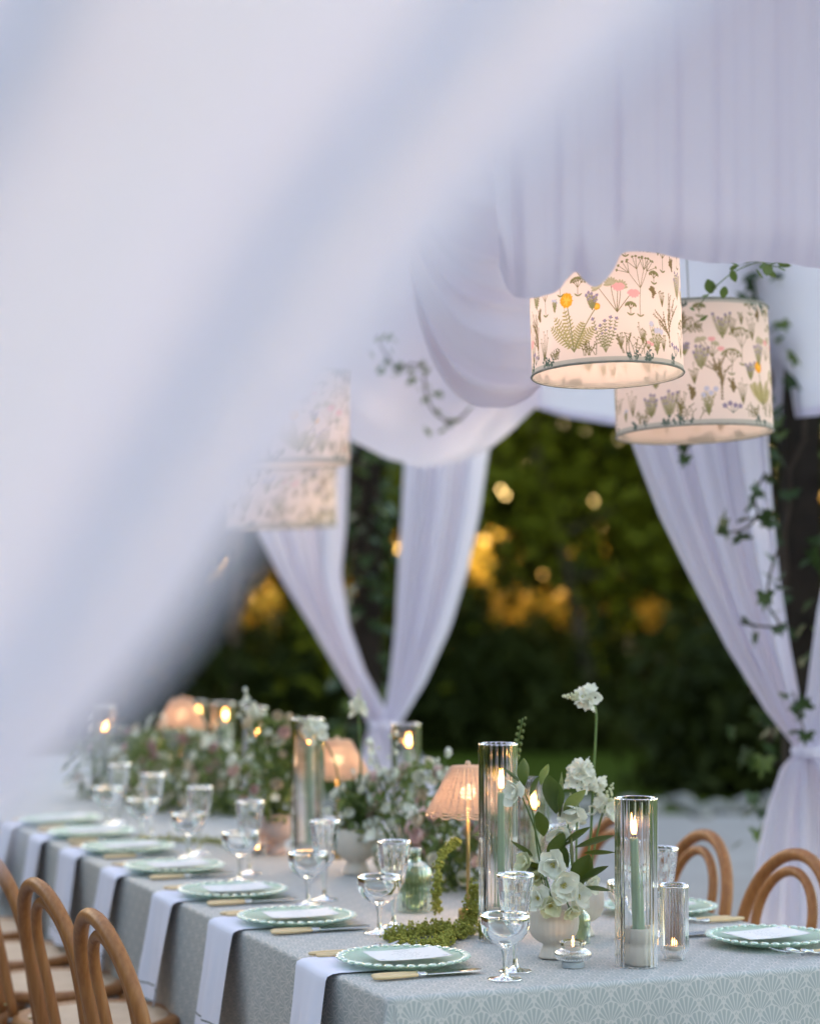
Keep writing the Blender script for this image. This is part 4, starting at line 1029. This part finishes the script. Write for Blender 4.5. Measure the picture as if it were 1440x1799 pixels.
# ================================================================== PENDANT LAMPS
def pendant(pb, dia, h, rot, mat, label, watt, cord_to=3.3):
    t = thing('pendant_lamp', label, 'pendant lamp', tuple(pb), 0, 'floral drum pendant lamps'); t.rotation_euler = rot
    r = dia / 2; n = 72; m = MB()
    P = [[(r * math.cos(2 * PI * k / n) * (1 + .002 * math.sin(3 * 2 * PI * k / n)), r * math.sin(2 * PI * k / n), h * j / 8) for j in range(9)] for k in range(n + 1)]
    m.grid(P, UVs=[[(k / n, j / 8) for j in range(9)] for k in range(n + 1)]); m.build('shade', mat, t)
    m = MB(); m.grid([[((r - .0025) * math.cos(2 * PI * k / n), (r - .0025) * math.sin(2 * PI * k / n), .002 + (h - .004) * j / 4) for j in range(5)] for k in range(n + 1)]); m.build('lining', M['lining'], t)
    for z in (0, h):
        m = MB(); m.tube([(r * 1.004 * math.cos(2 * PI * k / n), r * 1.004 * math.sin(2 * PI * k / n), z) for k in range(n)], .0024, 6, closed=True); m.build('rim_ring', M['trim'], t)
    m = MB(); m.lathe([(.012, h - .006), (r - .004, h - .005)], 48); m.build('added_light_stop', M['light_stop'], t)  # added disc, keeps the lamp's upward light off the drape
    m = MB()
    for a in (0, 2 * PI / 3, 4 * PI / 3): m.tube([(0, 0, h - .03), (r * math.cos(a), r * math.sin(a), h - .004)], .0018, 5)
    m.build('spider', M['steel'], t)
    m = MB(); m.lathe([(.001, h - .09), (.016, h - .085), (.018, h - .03), (.006, h - .01), (.001, h - .008)], 14); m.build('socket', M['ceramic'], t)
    m = MB(); m.ball((0, 0, h - .125), .030, 14, 9, 1.15); m.build('bulb', M['bulb_soft'], t)
    m = MB(); L = cord_to - pb.z; m.tube([(0, 0, h - .01), (0, 0, L)], .0022, 6); m.build('cord', M['cord'], t)
    l = bpy.data.lights.new('lamp_light', 'POINT'); l.energy = watt; l.color = (1, .78, .70); l.shadow_soft_size = .08; lo = bpy.data.objects.new('lamp_light', l); C.objects.link(lo); lo.parent = t; lo.location = (0, 0, h * .42)
M['lining'] = cloth_mat('cream_lining', (.82, .76, .70), .82, 500, .05)
M['light_stop'] = cloth_mat('light_stop_cloth', (.70, .64, .58), .12, 500, .05)
M['trim'] = solid('grey_green_binding', (.25, .24, .20), (.36, .36, .32), 80, .8, .2)
M['cord'] = solid('white_flex', (.45, .45, .46), None, rough=.6)
# front of the shade is at u = .75 of the print (x = 1800 px)
F1 = [('grass', 1277, 40, 300), ('grass', 1406, 40, 165), ('umbel', 1425, 250, 160), ('dandelion', 1600, 58, 198), ('sprig', 1760, 45, 205), ('columbine', 1822, 235, 230), ('tangle', 1905, 40, 150), ('umbel', 1941, 215, 300), ('corn', 2033, 40, 190), ('coral', 2130, 86, 300), ('grass', 2258, 50, 170), ('pansy', 2185, 70, 60), ('pansy', 1310, 62, 60), ('columbine', 1655, 400, 150), ('umbel', 2090, 440, 150), ('umbel', 1870, 500, 110), ('sprig', 1500, 420, 150), ('tangle', 1480, 36, 70), ('sprig', 2230, 330, 170), ('umbel', 2250, 480, 110), ('sprig', 2060, 520, 90), ('tangle', 1690, 36, 110), ('grass', 1835, 60, 90), ('sprig', 1700, 250, 100), ('grass', 2080, 60, 110), ('columbine', 1980, 60, 90), ('umbel', 1530, 330, 120), ('sprig', 1340, 300, 190), ('coral', 1345, 60, 200), ('grass', 1950, 90, 110)]
F2 = [('grass', 1420, 70, 150), ('sprig', 1540, 50, 150), ('sprig', 1635, 43, 165), ('tangle', 1730, 25, 130), ('corn', 1822, 43, 175), ('coral', 1890, 120, 230), ('grass', 2004, 100, 140), ('dandelion', 2150, 100, 150), ('pansy', 1944, 85, 75), ('sprig', 1905, 420, 160), ('umbel', 2010, 290, 190), ('sprig', 1795, 270, 150), ('columbine', 2210, 330, 170), ('grass', 2085, 420, 140), ('umbel', 1680, 300, 200), ('coral', 1560, 290, 180), ('tangle', 2060, 40, 100), ('grass', 2290, 70, 200), ('tangle', 1480, 30, 90), ('umbel', 1945, 240, 130), ('sprig', 2060, 220, 110), ('grass', 1690, 60, 120), ('columbine', 1850, 330, 130), ('sprig', 2130, 300, 120), ('tangle', 1640, 250, 110), ('umbel', 2230, 480, 110), ('grass', 1760, 200, 120), ('coral', 1700, 430, 150), ('grass', 1960, 440, 110)]
im1, im2 = shade_image(5, F1), shade_image(9, F2)
M['shade1'] = shade_mat('meadow_shade', im1); M['shade2'] = shade_mat('meadow_shade_faded', im2)
pendant(aty(1067, 659, 4.42), .302, .256, (R(-4.6), R(-1.3), 0), M['shade1'], 'sharp floral drum lampshade with orange dandelions, glowing inside, nearest hanging lamp', .50)
pendant(aty(1220, 763, 5.45), .384, .304, (R(-3.2), R(-1.9), 0), M['shade2'], 'second floral drum lampshade, hanging behind and right of the sharp one', .36)
pendant(aty(508, 815, 7.2), .390, .300, (R(-1), R(0), R(40)), M['shade1'], 'blurred floral drum lamp at the left, upper one beside the curtain edge', .55)
pendant(aty(492, 925, 9.0), .460, .270, (R(-1), R(0), R(90)), M['shade2'], 'farthest blurred floral drum lamp, lower of the two at the left', .55)

# ================================================================== CHAIRS
def make_chair():
    t = thing('bentwood_chair', 'x', 'chair', (0, 0, 0), 0, 'bentwood chairs along the table')
    def arch(hw, wb, z0, ztop, y0, lean, n=22):
        zc = ztop - hw * 1.02; pts = []
        side_ = [(wb + (hw - wb) * (q / 6) ** .8, z0 + (zc - z0) * q / 6) for q in range(6)]
        pts += [(-x, z) for x, z in side_]
        pts += [(-hw * math.cos(PI * k / n), zc + hw * 1.02 * max(0.0, math.sin(PI * k / n))) for k in range(n + 1)]
        pts += [(x, z) for x, z in side_[::-1]]
        return [(x, y0 - lean * (z - .46) - .12 * max(0, z - .62) ** 1.5, z) for x, z in pts]
    for sg in (-1, 1):
        m = MB(); m.tube(smooth_path([(sg * .205, -.265, .012), (sg * .190, -.225, .25), (sg * .180, -.188, .47)], 10), [.0125 + .0005 * i for i in range(11)], 10); m.build('leg', M['wood'], t)
        m = MB(); m.tube(smooth_path([(sg * .185, .215, .012), (sg * .170, .180, .28), (sg * .155, .150, .452)], 10), [.0125 + .0006 * i for i in range(11)], 10); m.build('leg', M['wood'], t)
    m = MB(); m.tube(arch(.192, .178, .468, .874, -.190, .18), .0158, 12); m.build('back_loop', M['wood'], t)
    m = MB(); m.tube(arch(.122, .100, .468, .834, -.182, .18), .0125, 10); m.build('inner_loop', M['wood'], t)
    for sx in (-.178, .178, -.100, .100):
        m = MB(); m.ball((sx, -.205, .500), .0055, 8, 5, .6); m.build('screw_cap', M['brass'], t)
    m = MB(); n = 40; b = m.lathe([(.170, .448), (.205, .449), (.212, .460), (.207, .474), (.190, .478), (.172, .474)], n); m.build('seat_frame', M['wood'], t)
    m = MB(); b = m.lathe([(.172, .4735), (.10, .470), (.002, .468)], n); m.lathe([(.002, .455), (.171, .4545)], n); m.build('seat', M['seat_wood'], t)
    m = MB(); m.tube([(.160 * math.cos(2 * PI * k / 32), .165 * math.sin(2 * PI * k / 32) - .01, .235) for k in range(32)], .0085, 8, closed=True); m.build('stretcher', M['wood'], t)
    return t
chair0 = make_chair()
CH_L = [('nearest', .41), ('second', .936), ('third', 1.46), ('fourth', 1.98), ('fifth', 2.50), ('sixth', 3.02)]
first = True
for w_, b in CH_L:
    p = tab(-.190, b, .0125); rz = ANG - PI / 2 + R(4 + random.uniform(-3, 3))
    lab = f'honey brown bentwood chair on the left side of the table, {w_} to the camera' if w_ == 'nearest' else f'honey brown bentwood chair on the left side of the table, {w_} from the camera'
    if first: chair0.location = p; chair0.rotation_euler = (0, 0, rz); chair0['label'] = lab; first = False
    else: dup(chair0, p, rz, lab)
for (px, py), lab in zip(((1385, 1490), (1216, 1455), (1072, 1428)), ('honey brown bentwood chair at the right edge, in front of the flared drape', 'honey brown bentwood chair behind the ribbed tumbler on the right side', 'bentwood chair mostly hidden behind the white flowers')):
    tp = atz(px, py, .905); a, b = inv(tp); p = tab(a - .245, b, .0125)
    dup(chair0, p, ANG + PI / 2 + R(random.uniform(-4, 4)), lab)

# ================================================================== FLOWERS
def petal(L, W, cup, curl, tipx=.0, ns=0):
    m = MB(); P = []; rq = random.Random(ns + 40); e1, e2, e3 = rq.uniform(0, 6), rq.uniform(0, 6), rq.uniform(-.25, .25)
    for i in range(7):
        t = i / 6; w_ = W * (math.sin(PI * min(1, t * .86 + .10)) ** .8) * (1 - .55 * (max(0, t - .75) / .25) ** 1.5); row = []
        for j in range(5):
            s = j / 4 * 2 - 1
            ang = curl * t; x = s * w_ * (1 + (.16 * math.sin(11 * t + e1 + 2 * s) if ns else 0)) + (e3 * W * t * t if ns else 0); y = L * (math.sin(ang) / curl if abs(curl) > 1e-3 else t); z = L * ((1 - math.cos(ang)) / curl if abs(curl) > 1e-3 else 0)
            row.append((x, y, z + cup * W * s * s + .04 * W * math.sin(9 * t + 3 * s)))
        P.append(row)
    m.grid(P); return m
def flower_parts(npet, L, W, cup, curl, op, r0=.002, rnd=0, seed=1):
    rr = random.Random(seed); out = []
    pm = petal(L, W, cup, curl)
    for k in range(npet):
        a = 2 * PI * k / npet + rr.uniform(-rnd, rnd); o_ = op + rr.uniform(-rnd, rnd)
        out.append(Matrix.Rotation(a, 4, 'Z') @ Matrix.Translation((0, r0, .0002 * k)) @ Matrix.Rotation(PI / 2 - o_, 4, 'X'))
    return pm, out
def merged_flower(npet, L, W, cup, curl, op, mat, center=None, seed=1, rings=1, name='flower'):
    m = MB()
    for q in range(rings):
        pm, Ms = flower_parts(npet, L * (1 - .22 * q), W * (1 - .1 * q), cup, curl, op * (1 - .3 * q), .002, .12, seed + q)
        for X in Ms: m.add(pm, Matrix.Rotation(q * .5, 4, 'Z') @ X)
    return m.mesh(name, mat)
def stam(r, n, L, name='stamens'):
    rr = random.Random(4); m = MB()
    for k in range(n):
        a = rr.uniform(0, 6.28); d = rr.random() ** .5 * r; m.tube([(0, 0, .001), (math.cos(a) * d, math.sin(a) * d, L)], .0005, 4); m.ball((math.cos(a) * d, math.sin(a) * d, L), .0012, 5, 3)
    return m.mesh(name, M['stamen'])
HPS = [petal(.037, .0185, .30, .55, 0, v + 1).mesh('petal', M['white_petal']) for v in range(5)]; HPG = petal(.033, .0175, .30, .55).mesh('petal', M['green_petal'])
HST = stam(.007, 22, .009)
STAR = merged_flower(6, .0200, .0078, .15, .5, 1.05, M['white_petal'], seed=2, name='flower'); STARS = merged_flower(6, .0185, .0078, .2, .4, .45, M['white_petal'], seed=3, name='flower')
DOUBLE_P = merged_flower(9, .022, .014, .25, .9, 1.0, M['pink_petal'], seed=5, rings=3); DOUBLE_C = merged_flower(9, .020, .013, .25, .9, 1.0, M['cream_petal'], seed=6, rings=3); DOUBLE_W = merged_flower(9, .020, .013, .25, .9, 1.0, M['white_petal'], seed=7, rings=2)
def leafm(mat, W=.34):
    m = MB(); P = []
    for i in range(8):
        t = i / 7; w_ = W * math.sin(PI * (t * .97 + .015)) ** .85; z = .22 * t * t
        P.append([(-w_, t, z + .35 * w_), (-w_ * .5, t, z + .12 * w_), (0, t, z), (w_ * .5, t, z + .12 * w_), (w_, t, z + .35 * w_)])
    m.grid(P); return m.mesh('leaf', mat)
LEAF = leafm(M['leaf']); LEAFL = leafm(M['leaf_light']); BLADEL = leafm(M['leaf'], .07)
def face(o, p, d, s=1, spin=0):
    from mathutils import Quaternion
    d = Vector(d).normalized(); o.rotation_mode = 'QUATERNION'; o.rotation_quaternion = d.to_track_quat('Z', 'Y') @ Quaternion((0, 0, 1), spin); o.location = p; o.scale = (s, s, s)
def hellebore(parent, p, d, s, green=False, seed=0):
    rr = random.Random(seed); f = bpy.data.objects.new('flower', None); C.objects.link(f); f.parent = parent; face(f, p, d, s, rr.uniform(0, 6)); f.empty_display_size = .01
    for ring, (npt, op) in enumerate(((5, 1.40), (4, .95))):
        for k in range(npt):
            a = 2 * PI * (k + .5 * ring) / npt + rr.uniform(-.12, .12); o = place('petal', HPG if green else rr.choice(HPS), f)
            o.matrix_local = Matrix.Rotation(a, 4, 'Z') @ Matrix.Translation((0, .003, .0008 * k + .001 * ring)) @ Matrix.Rotation(PI / 2 - op + rr.uniform(-.28, .22), 4, 'X') @ Matrix.Scale((1 - .15 * ring) * rr.uniform(.85, 1.1), 4)
    place('stamens', HST, f)
    return f
# hellebores in the sharp bowl
hb = B1.location.copy(); hz = ZT + .105
hp = thing('hellebore_plant', 'white hellebores with dark green leaves rising from the sharp cream bowl', 'flowers', (hb.x, hb.y, hz))
def loc(px, py, Y): return aty(px, py, Y) - Vector((hb.x, hb.y, hz))
hf = [(908, 1392, -.03, (-.75, -.55, .0), 1.0, 0), (1003, 1419, -.03, (-.15, -.7, -.65), 1.05, 0), (973, 1518, -.06, (-.3, -.9, -.1), 1.1, 0), (987, 1556, -.07, (.25, -.95, .05), 1.15, 0), (947, 1578, -.06, (-.5, -.8, .1), 1.0, 0), (1012, 1576, -.05, (.6, -.75, .1), 1.05, 0),
      (926, 1517, -.02, (-.7, -.5, .2), .9, 1), (982, 1464, .0, (.0, -.8, -.5), .9, 0), (1036, 1553, .02, (.7, -.6, -.1), .8, 0), (966, 1590, -.065, (.0, -.9, -.3), .9, 1), (1000, 1600, -.06, (.3, -.8, -.45), .75, 1), (944, 1545, .02, (-.5, -.7, .3), .9, 1)]
YB = hb.y
sm = MB()
for k, (px, py, dy, d, s, g) in enumerate(hf):
    p = loc(px, py, YB + dy); hellebore(hp, p, d, s * .88, g, k)
    root = Vector((random.uniform(-.015, .015), random.uniform(-.01, .015), 0)); mid = lerp(root, p, .55) + Vector((.008, .02, .02)); q = p - Vector(d).normalized() * .004
    if (p - root).length > .05: m = MB(); m.tube(smooth_path([root, mid, q + Vector((0, .012, .006)), q], 12), [.0022 - .00006 * i for i in range(13)], 6); m.build('stem', M['stem'], hp)
for px, py, dx, dz, s, lt in ((968, 1512, .35, .6, .052, 0), (1010, 1490, 1.0, .10, .062, 0), (1025, 1500, 1.0, -.15, .050, 0), (985, 1490, .8, .35, .055, 0), (935, 1505, -.8, .35, .046, 0), (958, 1522, -.7, -.4, .050, 0), (968, 1530, -.9, .0, .045, 0),
                              (918, 1378, -.8, .4, .038, 0), (922, 1380, .1, 1, .042, 0), (930, 1400, .7, .9, .036, 0), (976, 1430, -.35, .95, .062, 0), (984, 1435, .25, 1, .070, 0), (990, 1430, .75, .6, .050, 1), (1010, 1560, .45, .9, .055, 0), (1018, 1550, .9, .3, .050, 0), (1022, 1560, .9, -.3, .044, 0), (1005, 1530, .2, 1, .05, 0), (950, 1380, .5, .9, .035, 1), (955, 1470, -.3, .8, .04, 0), (997, 1525, -.5, .7, .045, 0)):
    o = place('leaf', LEAFL if lt else LEAF, hp); orient(o, loc(px, py, YB - .02 + random.uniform(-.03, .03)), (dx, random.uniform(-.5, .2), dz), s * 1.35, random.uniform(-.7, .7))
# long hellebore stem to the left flower
m = MB(); m.tube(smooth_path([Vector((-.005, 0, 0)), loc(945, 1500, YB), loc(936, 1430, YB - .01), loc(922, 1395, YB - .02)], 14), .0019, 6); m.build('stem', M['stem'], hp)

# star-of-Bethlehem stems standing in the second bowl
b2 = B2.location.copy(); sz_ = ZT + .105
sp = thing('star_flowers', 'tall white star flowers on long stems behind the hellebores', 'flowers', (b2.x, b2.y, sz_))
def loc2(px, py, Y): return aty(px, py, Y) - Vector((b2.x, b2.y, sz_))
def star_head(parent, c, ax_, n, r, h, seed, buds=0, locf=None):
    rr = random.Random(seed); ax_ = Vector(ax_).normalized(); q = ax_.to_track_quat('Z', 'Y')
    for k in range(n):
        t = (k + .5) / n; a = k * 2.4; rad = r * (1 - .55 * t); off = q @ Vector((math.cos(a) * rad, math.sin(a) * rad, h * (t - .5)))
        d = (q @ Vector((math.cos(a), math.sin(a), .35))) ; o = place('flower', STAR if rr.random() < .75 else STARS, parent); face(o, c + off, d, rr.uniform(.85, 1.15), rr.uniform(0, 6))
    if buds:
        m = MB()
        for k in range(buds):
            t = k / buds; a = k * 2.4; rad = .009 * (1 - t) + .001; cc = c + q @ Vector((math.cos(a) * rad, math.sin(a) * rad, h * .5 + .045 * t)); m.ball(tuple(cc), .0042 * (1 - .6 * t), 7, 5, 1.3)
        m.build('buds', M['green_petal'], parent)
YS = b2.y
def stemline(parent, pts, r): m = MB(); m.tube(smooth_path(pts, 20), r, 7); m.build('stem', M['stem'], parent)
stemline(sp, [Vector((0, 0, -.02)), loc2(1036, 1480, YS), loc2(1041, 1380, YS), loc2(1046, 1290, YS), loc2(1045, 1243, YS), loc2(1028, 1228, YS)], .0030)
star_head(sp, loc2(1032, 1225, YS), (-1, -.15, .05), 11, .016, .030, 1, 22)
stemline(sp, [Vector((-.006, .004, -.02)), loc2(1012, 1500, YS), loc2(1014, 1430, YS - .01), loc2(1019, 1370, YS - .02)], .0026)
star_head(sp, loc2(1019, 1366, YS - .03), (0, -.2, 1), 22, .021, .055, 2, 0)
stemline(sp, [Vector((.008, 0, -.02)), loc2(1038, 1520, YS), loc2(1052, 1450, YS), loc2(1064, 1415, YS)], .0024)
star_head(sp, loc2(1062, 1420, YS), (.3, -.2, 1), 12, .018, .035, 3, 14)
star_head(sp, loc2(1047, 1375, YS + .02), (.3, .1, -1), 5, .012, .02, 4, 12)
stemline(sp, [Vector((-.008, -.004, -.02)), loc2(1002, 1470, YS + .03), loc2(1000, 1440, YS + .03)], .0022)
star_head(sp, loc2(1002, 1436, YS + .03), (0, -.2, 1), 9, .016, .03, 6, 8)

# green amaranth trailing on the cloth
def amaranth(pts, label, r0, n, seed, grp='trailing green amaranth'):
    rr = random.Random(seed); path = smooth_path(pts, 60); base = Vector(path[0]); t = thing('amaranth', label, 'flowers', tuple(base), 0, grp)
    m = MB(); m.tube([p - base for p in path], .0018, 5); m.build('stem', M['amaranth'], t); m = MB()
    for k in range(n):
        u_ = rr.random(); p = path[int(u_ * 60)] - base; rad = r0 * (.25 + 1.0 * abs(math.sin(u_ * 23 + seed)) ** 1.5)
        d = Vector((rr.gauss(0, 1), rr.gauss(0, 1), rr.gauss(0, 1))).normalized() * rad * rr.random() ** .4
        q = p + d; 
        if q.z + base.z < ZT + .003: q.z = ZT + .003 - base.z + rr.random() * .004
        m.ball(tuple(q), rr.uniform(.0015, .0036), 5, 3)
    tag(m.build('blossom', M['amaranth'], t, smooth=True), kind='stuff')
amaranth([aty(800, 1480, 5.12), aty(775, 1505, 5.08), aty(766, 1560, 5.03), atz(768, 1600, ZT + .03)], 'thick green amaranth hanging from the flowers past the green bottle', .012, 1100, 1)
amaranth([aty(835, 1560, 4.98), atz(826, 1618, ZT + .03), atz(806, 1638, ZT + .014), atz(765, 1634, ZT + .013), atz(722, 1640, ZT + .012), atz(680, 1646, ZT + .008)], 'knobbly green amaranth lying on the cloth beside the lamp foot', .024, 3600, 2)
amaranth([atz(800, 1640, ZT + .012), atz(770, 1660, ZT + .012), atz(735, 1665, ZT + .01), atz(690, 1658, ZT + .006)], 'short green amaranth tail behind the nearest plate', .020, 1900, 3)
amaranth([atz(410, 1482, ZT + .02), atz(370, 1478, ZT + .012), atz(300, 1474, ZT + .012), atz(240, 1474, ZT + .01)], 'strand of green amaranth lying far down the table', .016, 700, 5)

# arrangements
def arrangement(base, label, nfl, rx, ry, h, pal, nleaf, seed, spikes=3, z0=0.0):
    rr = random.Random(seed); t = thing('flower_arrangement', label, 'flowers', tuple(base), ANG, 'mixed flower arrangements down the table centre')
    P = []; sz = []
    for k in range(nleaf):
        a = rr.uniform(0, 6.28); q = rr.random() ** .5; z = z0 + h * rr.random() ** 1.2; wd = .35 + .65 * math.sin(PI * min(1, z / h * .8 + .15)); P.append((rx * q * wd * math.cos(a), ry * q * wd * math.sin(a), z)); sz.append(rr.uniform(.008, .026))
    tag(leaf_cloud('foliage', M['leaf_light'], P[: nleaf // 2], sz[: nleaf // 2], t), kind='stuff')
    tag(leaf_cloud('foliage', M['leaf_mid'], P[nleaf // 2:], sz[nleaf // 2:], t), kind='stuff')
    m = MB()
    for k in range(26):
        a = rr.uniform(0, 6.28); q = rr.random() ** .5; m.tube(smooth_path([(0, 0, 0), (rx * q * .5 * math.cos(a), ry * q * .5 * math.sin(a), h * .4), (rx * q * math.cos(a), ry * q * math.sin(a), h * rr.uniform(.6, 1.05))], 8), .0018, 5)
    m.build('stems', M['stem'], t)
    for k in range(nfl):
        a = rr.uniform(0, 6.28); z = z0 + h * (.12 + .88 * rr.random()); wd = .4 + .6 * math.sin(PI * min(1, z / h * .8 + .15)); q = rr.uniform(.55, 1.05)
        d = Vector((math.cos(a) * rx, math.sin(a) * ry, .03 + .06 * rr.random())); o = place('flower', rr.choice(pal), t); face(o, (rx * q * wd * math.cos(a), ry * q * wd * math.sin(a), z), d, rr.uniform(.85, 1.5), rr.uniform(0, 6))
    for k in range(spikes):
        a = rr.uniform(0, 6.28); top = Vector((rx * .8 * math.cos(a), ry * .7 * math.sin(a), h * rr.uniform(1.1, 1.3))); m = MB(); m.tube(smooth_path([(0, 0, h * .2), top * .6 + Vector((0, 0, .02)), top], 8), .0016, 5); m.build('stem', M['stem'], t)
        for q in range(6):
            o = place('flower', STARS if q % 2 else STAR, t); face(o, top * (1 - .035 * q) + Vector((rr.gauss(0, .009), rr.gauss(0, .009), 0)), (rr.gauss(0, 1), rr.gauss(0, 1), .3), rr.uniform(.45, .85))
    return t
WP = [DOUBLE_W, STAR, STAR, DOUBLE_C, DOUBLE_P]; PP = [DOUBLE_P, DOUBLE_P, DOUBLE_C, STAR, DOUBLE_W]; WW = [STAR, STAR, STARS, DOUBLE_W]
A_ = lambda px, py: atz(px, py, ZT)
arrangement(A_(795, 1560), 'blush and cream flowers behind the rattan lamp and green bottle', 62, .15, .13, .21, PP, 385, 2, 1)
arrangement(A_(725, 1540), 'soft pink and white flowers left of the rattan lamp shade', 66, .15, .13, .30, PP + WW, 385, 12, 3)
arrangement(B3.location + Vector((0, 0, .11)), 'white star flowers on tall stems in the cream bowl left of the bottle', 22, .075, .07, .13, WW, 120, 3, 4)
arrangement(B4.location + Vector((0, 0, .10)), 'leafy white and pink flowers in the blush bowl', 56, .13, .12, .30, WP, 495, 4, 2)
arrangement(A_(400, 1430), 'loose white flowers between the far hurricanes', 44, .18, .15, .24, PP + WP, 605, 5, 1)
arrangement(A_(300, 1420), 'large green and white arrangement far down the table', 64, .24, .20, .28, PP + WP, 825, 6, 2)
arrangement(A_(215, 1400), 'farthest arrangement, pale behind the curtain blur', 48, .24, .20, .26, WP, 660, 7, 2)
arrangement(A_(905, 1575), 'pink blooms and buds behind the tall hurricane', 26, .10, .09, .24, PP, 350, 8, 2)
# tall stems in the left bowl
tl = B3.location + Vector((0, 0, .11)); st = thing('star_flowers', 'single tall star flower stem rising above the left cream bowl, against the dark trees', 'flowers', tuple(tl))
f3 = lambda px, py, dy=0: aty(px, py, tl.y + dy) - tl
stemline(st, [Vector((0, 0, -.02)), f3(634, 1400), f3(632, 1300), f3(629, 1250)], .0028); star_head(st, f3(630, 1247), (0, 0, 1), 6, .010, .03, 11, 12)
stemline(st, [Vector((-.01, 0, -.02)), f3(600, 1400, -.02), f3(585, 1330, -.03), f3(560, 1290, -.04)], .0024); star_head(st, f3(553, 1284, -.05), (-.6, -.2, .5), 12, .020, .045, 12, 12)
for k in range(7):
    o = place('leaf', BLADEL, st); orient(o, Vector((random.uniform(-.02, .02), random.uniform(-.02, .02), 0)), (random.uniform(-.35, .35), random.uniform(-.3, .1), 1), random.uniform(.12, .19), random.uniform(-.5, .5))
# bud sprig behind the tall hurricane
bs = thing('bud_sprig', 'green bud sprig rising behind the tall hurricane glass', 'flowers', tuple(atz(905, 1560, ZT + .1))); bl = Vector(bs.location); g = lambda px, py: aty(px, py, bl.y) - bl
stemline(bs, [Vector((0, 0, 0)), g(908, 1400), g(906, 1330), g(918, 1262)], .0016); m = MB()
for k in range(13):
    p = lerp(g(905, 1330), g(918, 1262), k / 12) + Vector(((-1) ** k * .006, 0, 0)); m.ball(tuple(p), .0052 - .0002 * k, 7, 5, 1.3)
m.build('buds', M['leaf_light'], bs)
